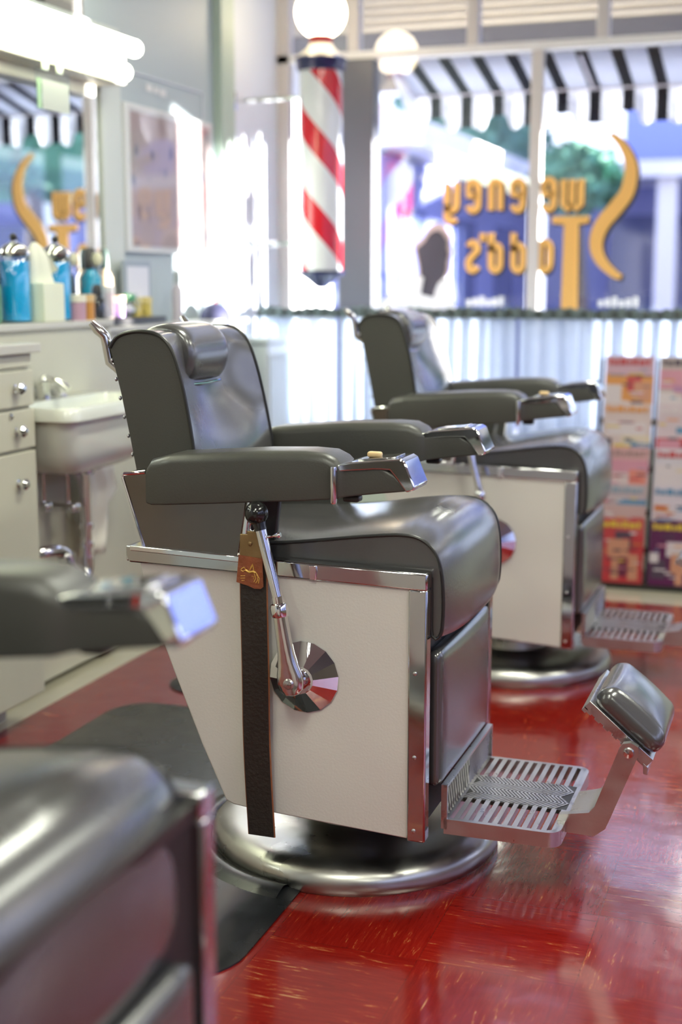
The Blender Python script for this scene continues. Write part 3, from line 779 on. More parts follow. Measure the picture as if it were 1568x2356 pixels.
g = MB(); ribbon(g, pts, ws, GY-.012, GY-.006); so_ = g.build('painted_letter', M['gold'], wt, 40)
g = MB(); ribbon(g, [(x-.013, z-.008) for x, z in pts], [v+.004 for v in ws], GY-.0058, GY-.0042); g.build('letter_shadow', M['letterback'], so_, 40)
def tee(dx, dz, e): return [(-1.195-e+dx, 1.568-e+dz), (-1.195-e+dx, 1.600+dz), (-1.025+e+dx, 1.600+dz), (-1.025+e+dx, 1.568-e+dz), (-1.072+e+dx, 1.562+dz), (-1.066+dx, 1.17+dz), (-1.142+dx, 1.17+dz), (-1.138-e+dx, 1.562+dz)]
to = MB().prism(tee(0, 0, 0), GY-.012, GY-.006).build('painted_letter', M['gold'], wt, 0)
MB().prism(tee(.010, -.008, .002), GY-.0058, GY-.0042).build('letter_shadow', M['letterback'], to, 0)
# faint white lettering low on the glass is too soft to read: small white dashes of paint
wd = MB()
for x0 in (-1.60, -.97):
    for k in range(6): wd.box(x0+k*.032, x0+.022+k*.032, GY-.008, GY-.005, 1.185, 1.215+.008*(k % 3))
wd.build('white_paint_marks', M['white'], wt, 0)

# silhouette sign standing on rod line
sg_ = thing('silhouette_sign', 'cut-out sign of a dark head silhouette above white shoulders on the front window', 'sign', (-1.78, 6.36, 1.17))
def off(pts, s, c): return [(c[0]+(x-c[0])*s, c[1]+(z-c[1])*s) for x, z in pts]
head = [(-.063, .045), (-.030, .105), (-.040, .20), (-.058, .285), (-.02, .315), (.005, .355), (.035, .370), (.062, .362), (.080, .335), (.092, .318), (.088, .29), (.096, .26), (.088, .225), (.086, .18), (.072, .140), (.045, .115), (.03, .08), (.045, .03), (.0, .035)]
MB().prism(off(head, 1.22, (.02, .2)), -.0, .006).build('tan_outline', col((.62, .50, .48)), sg_, 0)
MB().prism(head, -.008, -.001).build('dark_head', col((.06, .055, .075), .5), sg_, 0)
MB().prism([(-.26, 0), (-.20, .06), (-.13, .13), (-.06, .17), (-.02, .15), (-.035, .07), (.03, .055), (.05, .12), (.085, .155), (.105, .13), (.125, .05), (.135, .0)], -.016, -.009).build('white_shoulders', M['white'], sg_, 0)

# curtain rod and cafe curtains
rod = thing('curtain_rod', 'long dark rod with a grey ruffle across the front window', 'curtain rod', (-.5, 6.0, 1.16))
MB().tube([(-2.03, 0, 0), (2.9, 0, 0)], .010, 10).build('rod', M['dark'], rod)
mb = MB(); N = 420; rings = []
for i in range(N+1):
    x = -2.02+4.9*i/N; a = .014*math.sin(i*1.1)+.006*math.sin(i*2.7); hz = .012*abs(math.sin(i*.8))+.006*math.sin(i*.31)
    rings.append([(x, a-.016, -.024), (x, a*.5-.012, .012+hz), (x, a*.4+.006, .014+hz*.7), (x, a+.016, -.024)])
mb.loft(rings, True, True).build('ruffle', M['ruffle'], rod, 60)
def curtain(x0, x1, label, amp=.010, per=.075):
    n = int((x1-x0)/.007); rows = [1.14, 1.0, .85, .7, .58]; rings = []
    for r_i, z in enumerate(rows):
        k = r_i/4
        rings.append([(lerp(x0, x1, i/n), 6.0+(amp*(.5+.6*k))*math.sin(2*PI*(i*(x1-x0)/n)/per+.5*math.sin(i*.13+k))+.006*math.sin(i*.31), z) for i in range(n+1)])
    mb = MB(); mb.loft(rings, False, False)
    o = mb.build('cafe_curtain', M['curtain'], None, 80)
    s = o.modifiers.new('solid', 'SOLIDIFY'); s.thickness = .0012
    return tag(o, label, 'curtain', 'sheer white cafe curtains')
curtain(-2.53, -2.12, 'sheer white cafe curtain panel at the left end of the rod, brightly sunlit')
curtain(-2.10, -1.27, 'sheer white cafe curtain panel behind the farthest barber chair')
curtain(-1.255, .1, 'sheer white cafe curtain panel behind the magazine rack')
curtain(.12, 2.6, 'sheer white cafe curtain panel at the right end of the rod')
# pale bin by the curtain
b = thing('ribbed_bin', 'tall pale grey ribbed bin standing in the corner by the left curtain', 'bin', (-2.43, 5.83, 0))
MB().rbox((0, 0, .51), (.17, .26, 1.02), .02, 8).build('body', col((.62, .66, .70)), b, 50)
mb = MB()
for k in range(6): mb.box(.084, .089, -.115+k*.04, -.10+k*.04, .05, .97)
mb.build('ribs', col((.55, .60, .66)), b); MB().rbox((0, 0, 1.035), (.18, .27, .03), .01, 5).build('lid', col((.7, .74, .78)), b)

# ---------------------------------------------------------------- magazine rack
mr = thing('magazine_rack', 'dark wire magazine rack full of bright magazines below the front window', 'magazine rack', (-.52, 5.90, 0))
for x in (-.345, -.112, .112, .345):
    MB().prism([(-.16, .03), (-.12, .03), (.015, .97), (-.0, .97)], x-.005, x+.005, 'x').build('upright', M['dark'], mr)
mb = MB(); mb.box(-.355, .355, -.17, .06, .0, .04); mb.build('rack_base', M['dark'], mr)
tiers = [(.985, .02), (.785, -.015), (.60, -.05), (.445, -.085), (.30, -.12)]
for (z, y) in tiers:
    MB().box(-.345, .345, y-.055, y-.045, z-.285, z-.265).box(-.345, .345, y-.055, y+.01, z-.292, z-.286).build('shelf', M['dark'], mr)
def magazine(x, z, y, title, bg, blocks, label):
    mb = MB(); H_, W_ = .275, .205
    mats = []; 
    def q(c, x0, x1, z0, z1, d):
        m_ = col(tuple(v*.62 for v in c), .3)
        if m_ not in mats: mats.append(m_)
        mb.cur = mats.index(m_); mb.box(x0*W_-W_/2, x1*W_-W_/2, -.003-d, .003, z0*H_, z1*H_)
    q(bg, 0, 1, 0, 1, 0)
    for i, (c, x0, x1, z0, z1) in enumerate(blocks): q(c, x0, x1, z0, z1, .0004+.0002*i)
    rn = random.Random(label)
    for _ in range(16):
        a_ = rn.uniform(.04, .8); c_ = rn.uniform(.08, .78)
        q(rn.choice([wh, rd, orr, yl, pk, dk, bl, wh, dk]), a_, min(.96, a_+rn.uniform(.08, .35)), c_, c_+rn.uniform(.012, .035), .0022)
    # title: row of letter-like blocks
    k = 0; xx = .06
    while xx < .9:
        w_ = .07+.03*((k*7) % 3); q(title, xx, min(.94, xx+w_), .86, .955-.02*((k*5) % 2), .003); xx += w_+.03; k += 1
    o = mb.build('magazine', mats, None, 0)
    o.location = (x, y-.058, z-.272); o.rotation_euler = (R(-9), 0, 0)
    return tag(o, label, 'magazine', 'magazines in the rack')
pk, wh, orr, yl, rd, pu, bl, dk, sk = (.75, .32, .42), (.82, .72, .74), (.85, .35, .08), (.85, .60, .05), (.62, .05, .06), (.13, .012, .09), (.12, .30, .50), (.10, .06, .10), (.72, .33, .20)
xl, xr, y0 = -.52-.228+.0, -.52-.0, 5.98
cols = [-.748, -.520, -.292]
data = [
 [(rd, (.72, .45, .55), [(orr, 0, .35, .55, .72), (wh, 0, .4, .3, .55), (orr, .35, 1, .2, .7), (rd, .45, .75, .45, .68), (wh, 0, .5, .05, .3), (dk, .55, .8, .1, .3), (sk, .6, .95, .3, .6)], 'orange and pink magazine, topmost in the left column of the rack'),
  (orr, (.78, .62, .60), [(wh, .1, .9, .5, .7), ((.85, .7, .5), .4, 1, .3, .5), (dk, 0, .2, .25, .45), (yl, .25, .6, .25, .36), (bl, .6, 1, .25, .38), (pk, .6, .9, .2, .3)], 'cream magazine with yellow and blue blocks, second from top in the left column'),
  ((.5, .3, .3), (.80, .45, .45), [(pk, 0, 1, .6, .8), ((.80, .62, .62), .15, .6, .35, .6), ((.85, .25, .18), .6, .95, .3, .65), (yl, .7, .9, .2, .28)], 'pink magazine with red square, third from top in the left column'),
  ((.3, .4, .5), (.62, .48, .50), [(bl, .4, 1, .68, .76), ((.65, .42, .40), 0, 1, .4, .66), ((.3, .38, .38), .05, .95, .32, .37)], 'dusty pink magazine with thin teal bands, fourth from top in the left column'),
  (yl, rd, [((.65, .10, .10), .4, 1, .75, 1), (dk, .4, .75, .55, .8), (sk, .25, .7, .4, .68), (sk, .35, .5, .05, .42), (sk, .7, .9, .05, .45), (sk, 0, .15, .1, .4), ((.2, .03, .07), .5, .68, .1, .4)], 'red magazine with yellow title, lowest in the left column')],
 [(dk, (.62, .50, .48), [(pk, 0, 1, .5, .8), ((.55, .25, .45), .3, 1, .35, .55), (yl, .55, .9, .2, .45), (wh, 0, .5, .2, .45)], 'lilac and yellow magazine, topmost in the middle column of the rack'),
  (wh, (.76, .60, .66), [(bl, .4, .7, .55, .65), (rd, .0, 1, .3, .48), (pk, .05, .5, .22, .45), (dk, .5, 1, .3, .36)], 'white magazine with crimson band, second from top in the middle column'),
  (rd, (.76, .70, .78), [(wh, .05, .6, .4, .75), (orr, .65, 1, .5, .75), (bl, 0, 1, .3, .36), (orr, .0, .35, .2, .3)], 'pale lilac magazine with blue line, third from top in the middle column'),
  (bl, (.78, .68, .76), [(orr, .05, .35, .6, .7), (bl, .5, .75, .62, .7), ((.85, .6, .3), 0, .6, .3, .45), ((.75, .25, .30), 0, 1, .2, .3)], 'pale magazine with orange and red stripes, fourth from top in the middle column'),
  (yl, pu, [(wh, .35, .95, .45, .68), (sk, .45, .75, .2, .5), (sk, .55, .7, .02, .25), (dk, .05, .35, .1, .4), (wh, .02, .2, .35, .5)], 'dark purple magazine with yellow title, lowest in the middle column')],
]
for ci in range(2):
    for k, (z, y) in enumerate(tiers):
        ttl, bg, blk, lab = data[ci][k]
        magazine(cols[ci], z, 5.90+y, ttl, bg, blk, lab)
magazine(cols[2], tiers[4][0], 5.90+tiers[4][1], wh, (.2, .1, .3), data[1][4][2], 'violet magazine with pale title at the right edge of the rack')

# ---------------------------------------------------------------- barber pole
POLE = (-2.135, 5.83)
bp = thing('barber_pole', 'red and white striped barber pole with glowing globe beside the dark column', 'barber pole', (POLE[0], POLE[1], 1.27))
po = MB().lathe([(.096, .075), (.096, .955)], (0, 0, 0), 48).build('striped_cylinder', M['pole'], bp, 60)
MB().lathe([(.001, .0), (.02, .0), (.035, .012), (.07, .04), (.104, .062), (.106, .078), (.09, .082)], (0, 0, 0), 40).build('bottom_cap', M['navy'], bp)
MB().lathe([(.10, .945), (.108, .955), (.112, .985), (.118, .998), (.105, 1.006)], (0, 0, 0), 40).build('top_band', M['navy'], bp)
MB().lathe([(.106, 1.004), (.095, 1.018), (.06, 1.045), (.048, 1.065)], (0, 0, 0), 40).build('top_dome', M['fixture'], bp)
MB().lathe([(.048, 1.060), (.052, 1.07), (.050, 1.095), (.056, 1.10)], (0, 0, 0), 30).build('lamp_neck', M['red'], bp)
MB().sphere((0, 0, 1.195), .112, 32, 20).build('lamp_globe', M['lamp'], bp)
for z in (.20, .84):
    MB().tube([(-.09, 0, z), (-.44, .0, z)], .009, 8).rbox((-.43, 0, z), (.02, .06, .09), .006, 4).build('wall_bracket', M['chrome_worn'], bp)

# ---------------------------------------------------------------- left side: ledge, backsplash, cabinet, sink
struct(MB().box(-2.50, -2.30, .5, 4.16, .02, 1.15).build('wall_left_backsplash', M['laminate'], None, 0))
struct(MB().box(-2.50, -2.34, 4.16, 5.41, .02, 1.125).build('wall_left_panel', M['laminate'], None, 0))
l1 = tag(MB().box(-2.468, -2.285, .5, 4.165, 1.151, 1.173).build('ledge_counter', M['ledge'], None, 0, bevel=.004), 'cream laminate ledge under the mirror holding blue jars', 'counter')
l2 = tag(MB().box(-2.428, -2.315, 4.17, 5.41, 1.126, 1.146).build('ledge_counter', M['ledge'], None, 0, bevel=.004), 'lower cream ledge under the poster holding the black tray', 'counter')
cb = thing('drawer_cabinet', 'cream drawer cabinet at the left edge beside the sink', 'cabinet', (-2.2, 3.0, 0))
def L(x): return x+2.2
MB().box(L(-2.295), L(-2.125), -.9, .36, .095, 1.098).build('cabinet_body', M['laminate'], cb, 0, bevel=.003)
MB().box(L(-2.295), L(-2.235), -.9, .34, .0, .095).build('toe_kick', col((.42, .40, .35)), cb, 0)
MB().box(L(-2.295), L(-2.095), -.9, .385, 1.100, 1.128).build('countertop', M['ledge'], cb, 0, bevel=.004)
MB().box(L(-2.125), L(-2.115), -.9, .362, 1.062, 1.098).build('edge_moulding', M['laminate'], cb, 0, bevel=.002)
for (z0, z1, kz, nm) in ((.952, 1.052, 1.005, 'drawer'), (.832, .942, .885, 'drawer'), (.10, .822, .735, 'door')):
    dr = MB().box(L(-2.125), L(-2.108), -.2, .358, z0, z1).build(nm, M['laminate'], cb, 0, bevel=.003)
    MB().lathe([(.001, .030), (.010, .029), (.017, .022), (.016, .014), (.007, .008), (.007, .0), (.013, -.002)], (L(-2.106), .262, kz), 20, 'x').build('knob', M['chrome'], dr)
    dr2 = MB().box(L(-2.125), L(-2.108), -.88, -.206, z0, z1).build(nm, M['laminate'], cb, 0, bevel=.003)
MB().lathe([(.001, .006), (.008, .005), (.009, 0)], (L(-2.108), .235, .930), 14, 'x').build('lock', M['chrome_worn'], cb)

sk_ = thing('wash_sink', 'white porcelain wall sink with chrome taps between the cabinet and middle chair', 'sink', (-2.16, 3.67, 0))
mb = MB(); X0, X1, Y0, Y1 = -.14, .17, -.30, .34
def rr(x0, x1, y0, y1, r, z): return [(x, y, z) for x, y in round_rect(x0, x1, y0, y1, r, 6)]
mb.loft([rr(X0+.07, X1-.11, Y0+.16, Y1-.16, .04, .722), rr(X0+.03, X1-.065, Y0+.09, Y1-.09, .06, .745), rr(X0+.01, X1-.038, Y0+.05, Y1-.05, .06, .80), rr(X0, X1-.028, Y0+.028, Y1-.028, .06, .895), rr(X0, X1, Y0, Y1, .05, .902), rr(X0, X1, Y0, Y1, .05, .935),
         rr(X0+.004, X1-.004, Y0+.004, Y1-.004, .05, .94), rr(X0+.07, X1-.03, Y0+.035, Y1-.035, .06, .938), rr(X0+.08, X1-.04, Y0+.06, Y1-.06, .06, .86), rr(X0+.10, X1-.06, Y0+.12, Y1-.12, .05, .78)])
mb.build('basin', M['porcelain'], sk_, 50)
for dy in (-.10, .10):
    MB().lathe([(.001, .045), (.018, .043), (.022, .032), (.014, .025), (.010, .01), (.020, 0)], (-.105, dy-.0, .94), 18).tube([(-.105, dy-.03, .975), (-.105, dy+.03, .975)], .007, 8).build('tap_handle', M['chrome'], sk_)
MB().tube([(-.105, 0, .94), (-.105, 0, .985), (-.09, 0, 1.0), (-.05, 0, .99), (-.02, 0, .97)], [.018, .014, .013, .012, .012], 12).sphere((-.105, 0, .995), .02, 14, 8).build('spout', M['chrome'], sk_)
PY_ = -.135
dp = MB().lathe([(.03, .70), (.034, .715), (.034, .735)], (-.01, .20+PY_, 0), 20)
dp.tube([(-.01, .20+PY_, .72), (-.01, .20+PY_, .42)], .0165, 14)
for z in (.47, .53): dp.tube([(-.01, .20+PY_, z-.008), (-.01, .20+PY_, z+.008)], .023, 14)
dp.build('drain_pipe', M['chrome'], sk_)
tp = MB(); tp.tube(catmull([(x, y+PY_, z) for x, y, z in [(-.01, .20, .43), (-.01, .195, .385), (-.015, .165, .355), (-.02, .13, .365), (-.025, .115, .42), (-.03, .095, .46), (-.04, .05, .475), (-.06, 0, .475), (-.12, -.03, .475)]], 4), .02, 14)
tp.tube([(-.028, .108+PY_, .43), (-.03, .10+PY_, .455)], .029, 14); tp.build('trap_pipe', M['chrome_worn'], sk_)
sv = MB(); sv.tube([(-.10, -.01, .60), (-.03, -.01, .60)], .012, 10); sv.tube([(-.03, -.01, .59), (-.03, -.01, .74)], .007, 8); sv.rbox((-.01, -.01, .60), (.03, .045, .03), .01, 5)
sv.build('shutoff_valve', M['chrome_worn'], sk_)
MB().tube([(-.05, -.12, .62), (-.05, -.12, .75)], .007, 8).rbox((-.04, -.12, .62), (.03, .04, .03), .01, 5).build('shutoff_valve', M['chrome_worn'], sk_)
# towel hung behind the pipe
tw = MB(); rings = []
prof = [(.715, .05, .115), (.66, .045, .155), (.60, .04, .18), (.56, .05, .12), (.50, .045, .115), (.44, .06, .10), (.40, .07, .085)]
for (z, a, b_) in prof:
    rings.append([(.012*math.sin(k*1.5+z*6)-.05, lerp(-.10, b_+.06, k/10) if z > .69 else lerp(-a*.8, b_+.03, k/10), z) for k in range(11)])
tw.loft(rings, False, False)
to2 = tw.build('hand_towel', M['cloth'], None, 60); to2.location = (-2.19, 3.86, 0)
s = to2.modifiers.new('solid', 'SOLIDIFY'); s.thickness = .006
tag(to2, 'cream cloth towel hanging behind the drain pipe under the sink', 'towel')

# ---------------------------------------------------------------- mirror, fixture, pictures
mi = thing('wall_mirror', 'large wall mirror with pale frame reflecting the shop window', 'mirror', (-2.46, 2.6, 1.6))
MB().box(-.006, .008, -2.1, 1.80, -.42, .55).build('mirror_glass', M['mirror'], mi, 0)
MB().box(-.006, .020, 1.80, 1.945, -.452, .60).build('frame_stile', col((.66, .70, .66)), mi, 0, bevel=.004)
MB().box(-.006, .016, -2.1, 1.80, .55, .60).build('frame_rail', col((.66, .70, .66)), mi, 0, bevel=.004)
ft = thing('fluorescent_fixture', 'twin tube fluorescent light glowing above the mirror', 'light fixture', (-2.33, 3.2, 2.06), R(0))
fx = MB().box(-.12, .01, -1.6, 1.17, -.085, .075).box(-.122, -.085, -1.6, 1.12, -.128, -.08); fx.build('housing', M['fixture'], ft, 0, bevel=.01)  # lower back plate added to hide the tubes' reflection in the mirror
for (x, z, ye) in ((.045, .035, 1.16), (.045, -.055, 1.08)):
    MB().tube([(x, -1.6, z), (x, ye, z)], .030, 18).sphere((x, ye, z), .030, 18, 10).build('tube', M['tube'], ft, 60)
    MB().tube([(x-.06, ye-.03, z), (x-.0, ye-.03, z)], .012, 10).build('tube_socket', M['fixture'], ft)
def area(name, loc, rot, sx_, sy_, e, c):
    l = bpy.data.lights.new(name, 'AREA'); l.shape = 'RECTANGLE'; l.size = sx_; l.size_y = sy_; l.energy = e; l.color = c
    o = bpy.data.objects.new(name, l); o.location = loc; o.rotation_euler = rot; C.objects.link(o); return o

hc = thing('hanging_card', 'clear plastic card hanging by two clips from the light above the mirror', 'card', (-2.31, 3.86, 1.88))
MB().box(-.002, .002, -.105, .10, -.055, .075).build('card', M['clear'], hc, 0)
MB().box(.0022, .003, -.07, .09, -.05, .04).build('paper_insert', col((.62, .66, .58)), hc, 0)
MB().box(.0022, .003, -.10, -.075, -.05, .04).build('green_stripe', col((.45, .68, .40)), hc, 0)
for y in (-.045, .04): MB().rbox((0, y, .085), (.01, .03, .035), .004, 4).build('clip', col((.70, .78, .66)), hc)

pc = thing('framed_photo', 'small dark framed picture above the fluorescent light', 'picture', (-2.462, 4.17, 2.17))
MB().box(-.006, .012, -.14, .14, 0, .30).build('frame', col((.03, .028, .026), .3), pc, 0, bevel=.003)
MB().box(.012, .014, -.115, .115, .025, .275).build('print', col((.22, .21, .20)), pc, 0)
for (a, b_) in ((-.09, -.03), (.0, .06)): MB().box(.014, .015, a, b_, .06, .24).build('printed_figure', col((.35, .33, .30)), pc, 0)

ps = thing('wall_poster', 'large white framed poster with a mauve print right of the mirror', 'poster', (-2.462, 4.97, 1.68))
MB().box(-.006, .014, -.385, .385, -.27, .275).build('frame', M['white'], ps, 0, bevel=.004)
MB().box(.014, .016, -.345, .36, -.245, .245).build('print', M['poster'], ps, 0)
MB().box(.018, .020, -.36, .37, -.255, .26).build('glass', M['picglass'], ps, 0)
fp_ = thing('certificate_frame', 'small grey framed certificate standing under the poster', 'picture frame', (-2.40, 4.55, 1.147))
MB().box(-.008, .008, -.105, .105, 0, .23).build('frame', col((.36, .42, .48)), fp_, 0, bevel=.003)
MB().box(.008, .010, -.082, .082, .022, .208).build('paper', col((.80, .80, .85)), fp_, 0)
ws_ = thing('wall_sticker', 'tiny white sticker on the blue wall above the poster', 'sticker', (-2.468, 4.88, 2.03))
MB().box(-.001, .002, -.085, -.03, -.012, .016).box(-.001, .002, -.02, .02, -.012, .012).box(-.001, .002, .03, .085, -.016, .012).build('mark', M['white'], ws_, 0)
struct(MB().box(-2.47, -2.463, 4.42, 5.30, 2.068, 2.076).box(-2.47, -2.463, 5.295, 5.305, .9, 2.076).build('trim_5', M['wallwhite'], None, 0))

# ---------------------------------------------------------------- ledge items
Z1, Z2 = 1.173, 1.146
def jar(y, label):
    t = thing('disinfectant_jar', label, 'jar', (-2.375, y, Z1), 0, 'blue disinfectant jars on the ledge')
    MB().lathe([(.001, .0), (.045, 0), (.050, .01), (.050, .205), (.046, .212)], (0, 0, 0), 28).build('glass_jar', M['clear'], t)
    MB().lathe([(.001, .006), (.046, .006), (.046, .190), (.001, .190)], (0, 0, 0), 28).build('blue_liquid', M['blue'], t)
    MB().lathe([(.052, .208), (.053, .216), (.046, .226), (.030, .240), (.012, .248), (.012, .254)], (0, 0, 0), 28).build('lid', M['chrome_worn'], t)
    MB().sphere((0, 0, .264), .012, 14, 8).build('lid_knob', M['dark'], t)
jar(3.70, 'blue disinfectant jar at the left edge of the ledge, left of the tissue box')
jar(3.945, 'blue disinfectant jar behind and right of the tissue box')
tb = thing('tissue_box', 'pale yellow tissue box with a tissue pulled up on the ledge', 'tissue box', (-2.355, 3.80, Z1))
MB().rbox((0, 0, .062), (.12, .125, .124), .006, 5).build('box', col((.82, .84, .64)), tb)
mb = MB(); rings = []
for (z, s_, dx, dy) in ((.12, .045, 0, 0), (.16, .038, 0, -.005), (.20, .034, 0, -.01), (.235, .020, .0, -.012), (.25, .006, 0, -.015)):
    rings.append([(dx+s_*math.cos(a)*(1+.25*math.sin(3*a)), dy+s_*math.sin(a)*(1+.3*math.cos(4*a)), z) for a in [2*PI*k/18 for k in range(18)]])
mb.loft(rings); mb.add([(.0, -.01, .235), (.02, .02, .225), (.035, .07, .165), (.01, .065, .15), (-.02, .03, .17)], [(0, 1, 2, 3, 4)])
mb.build('tissue', M['paper'], tb, 60)
tag(MB().rbox((-2.385, 3.545, Z1+.06), (.08, .08, .12), .01, 5).build('green_tin', col((.10, .26, .17)), None), 'dark green tin at the far left of the ledge', 'tin')
def flask(x, y, label):
    t = thing('glass_bottle', label, 'bottle', (x, y, Z1), 0, 'clear glass bottles on the ledge')
    MB().lathe([(.001, .0), (.038, .0), (.042, .01), (.036, .06), (.018, .13), (.014, .19)], (0, 0, 0), 22).build('glass', M['clear'], t)
    MB().lathe([(.001, .225), (.014, .222), (.020, .205), (.016, .188), (.010, .180)], (0, 0, 0), 16).build('cream_stopper', col((.80, .78, .55)), t)
flask(-2.415, 4.12, 'clear glass bottle with cream stopper just right of the tissue box')
flask(-2.325, 4.13, 'clear glass bottle with cream stopper left of the blue spray bottle')
def pot(x, y, z, c, lid, label, r=.03, h=.06):
    t = thing('cosmetic_jar', label, 'jar', (x, y, z))
    MB().lathe([(.001, 0), (r, 0), (r, h), (.001, h)], (0, 0, 0), 22).build('pot', c, t)
    MB().lathe([(r+.002, h), (r+.002, h+.024), (.001, h+.026)], (0, 0, 0), 22).build('lid', lid, t)
pot(-2.325, 3.985, Z1, col((.50, .30, .38)), col((.78, .74, .60)), 'small mauve jar with cream lid right of the tissue box')
pot(-2.325, 4.055, Z1, col((.60, .28, .06)), col((.70, .50, .25)), 'small amber jar beside the mauve jar', .024)
def bottle(x, y, z, c, capc, h, r, label, name='spray_bottle', capname='cap'):
    t = thing(name, label, 'bottle', (x, y, z))
    MB().lathe([(.001, 0), (r, 0), (r, h*.62), (r*.5, h*.72), (r*.42, h*.76)], (0, 0, 0), 22).build('bottle_body', c, t)
    MB().lathe([(r*.62, h*.74), (r*.62, h*.93), (r*.35, h), (.001, h)], (0, 0, 0), 16).build(capname, capc, t)
bottle(-2.40, 4.215, Z2, col((.02, .42, .66), .15), col((.05, .045, .045)), .27, .036, 'blue spray bottle with black cap left of the tray')
bottle(-2.41, 4.335, Z2, col((.66, .50, .32)), col((.05, .08, .07)), .27, .028, 'tan pump bottle with dark pump behind the tray', 'pump_bottle', 'pump')
bottle(-2.36, 4.185, Z2, col((.03, .035, .04), .2), col((.02, .02, .02)), .145, .026, 'short black bottle at the left end of the tray', 'black_bottle')
tr_ = tag(MB().rbox((-2.365, 4.41, Z2+.014), (.085, .46, .026), .004, 5).build('black_tray', col((.035, .033, .033), .3), None), 'black tray of small toiletries on the lower ledge', 'tray')
pot(-2.375, 4.26, Z2+.03, col((.78, .66, .68)), col((.78, .76, .74)), 'pale pink jar on the black tray, leftmost', .034, .085)
pot(-2.35, 4.325, Z2+.03, col((.30, .20, .45)), col((.75, .55, .40)), 'purple jar on the black tray', .018, .05)
gb = thing('glass_bowl', 'round clear glass jar with green top on the black tray', 'jar', (-2.36, 4.405, Z2+.028))
MB().lathe([(.001, 0), (.025, .002), (.042, .025), (.044, .045), (.036, .075), (.034, .085)], (0, 0, 0), 24).build('bowl', M['clear'], gb)
MB().sphere((0, 0, .068), .030, 14, 8, (1, 1, .6)).build('green_filling', col((.10, .42, .20)), gb)
MB().sphere((0, 0, .025), .028, 14, 8, (1, 1, .7)).build('white_filling', col((.75, .75, .82)), gb)
pot(-2.37, 4.49, Z2+.028, col((.72, .55, .12)), col((.70, .62, .30)), 'yellow pot left of its twin on the black tray', .020, .045)
pot(-2.37, 4.57, Z2+.028, col((.68, .55, .14)), col((.72, .60, .25)), 'yellow pot at the right end of the black tray', .020, .045)
bottle(-2.385, 4.86, Z2, col((.55, .50, .56)), col((.40, .44, .46)), .20, .022, 'slim grey bottle standing alone under the poster', 'tonic_bottle')
cp = thing('baseball_cap', 'navy blue cap resting on the ledge below the bright window', 'cap', (-2.372, 5.19, Z2+.002))
MB().sphere((0, 0, .0), .078, 24, 14, (.8, 1.05, .85)).build('crown', col((.03, .03, .08), .7), cp)
MB().prism([(.02, .06), (.05, .10), (.04, .14), (0, .16), (-.04, .14), (-.05, .10), (-.02, .06)], .006, .012, 'z').build('brim', col((.20, .19, .24), .6), cp, bevel=.002)
MB().sphere((0, 0, .067), .008, 10, 6).build('button', col((.5, .05, .05)), cp)
# crown lower half must not dip below the ledge
me = cp.children[0].data
for v in me.vertices: v.co.z = max(v.co.z, .001)

# ---------------------------------------------------------------- awning and street
aw = thing('shop_awning', 'black and white striped awning with scalloped valance outside the window', 'awning', (.2, 6.9, 2.2))
mb = MB(); AX0, AX1 = -2.02, 3.2
n = 60; rings = [[(lerp(AX0, AX1, i/n)-.2, -.44, .145) for i in range(n+1)], [(lerp(AX0, AX1, i/n)-.2, -.20, .088) for i in range(n+1)], [(lerp(AX0, AX1, i/n)-.2, .02, .038) for i in range(n+1)]]
mb.loft(rings, False, False); o = mb.build('canopy', M['awning'], aw, 80); s = o.modifiers.new('s', 'SOLIDIFY'); s.thickness = .003
# valance: lobes of two stripes
mb = MB(); per = .3248; ph = -1.2581
top, bot = [], []
N = 760
for i in range(N+1):
    x = lerp(AX0, AX1, i/N); u = ((x-ph)/per) % 1.0
    dd = abs(u-.5)*2      # 0 at deep black stripe
    e = dd
    if e < .30: z = -.105+.012*(e/.30)**2*0
    elif e < .62: z = -.105-.018*math.sin((e-.30)/.32*PI)
    elif e < .70: z = lerp(-.105, -.058, (e-.62)/.08)
    else: z = -.058+.008*math.sin((e-.70)/.30*PI)
    top.append((x-.2, .02, .036)); bot.append((x-.2, .02, z-.022))
mb.loft([top, bot], False, False); o = mb.build('valance', M['awning'], aw, 80); s = o.modifiers.new('s', 'SOLIDIFY'); s.thickness = .003
MB().tube([(AX0-.2, .01, .042), (AX1-.2, .01, .042)], .012, 10).build('front_bar', col((.62, .58, .62)), aw)
for x in (AX0, -1.1, 0, 1.2, 2.4, AX1): MB().tube([(x-.2, -.42, .13), (x-.2, .01, .034)], .008, 8).build('arm_bar', col((.55, .52, .58)), aw)
MB().prism([(-.42, .145), (.02, .038), (.02, -.12), (-.10, -.07)], AX0-.205, AX0-.202, 'x').build('side_wing', M['awning'], aw)

cn = thing('ribbed_canopy', 'tan ribbed metal canopy with brown beam above the awning', 'canopy', (.5, 7.9, 2.6))
mb = MB(); rings = []
for i in range(0, 97):
    z = .13+i*.008; y = .018*math.sin(2*PI*i*.008/.0485)
    rings.append([(-4, y, z), (5, y, z)])
mb.loft(rings, False, False); o = mb.build('ribbed_panel', M['rib'], cn, 80); s = o.modifiers.new('s', 'SOLIDIFY'); s.thickness = .004
MB().box(-4, 5, .0, .12, -.18, .15).build('beam', M['beam'], cn)
MB().box(2.75, 2.80, -1.30, .12, -.31, .90).build('sun_block_panel', M['beam'], cn)  # unseen panel added to keep low sun out of the transom
for x in (-3.9, 4.9): MB().box(x-.08, x+.08, .02, .12, -2.64, -.06).build('post', M['beam'], cn)

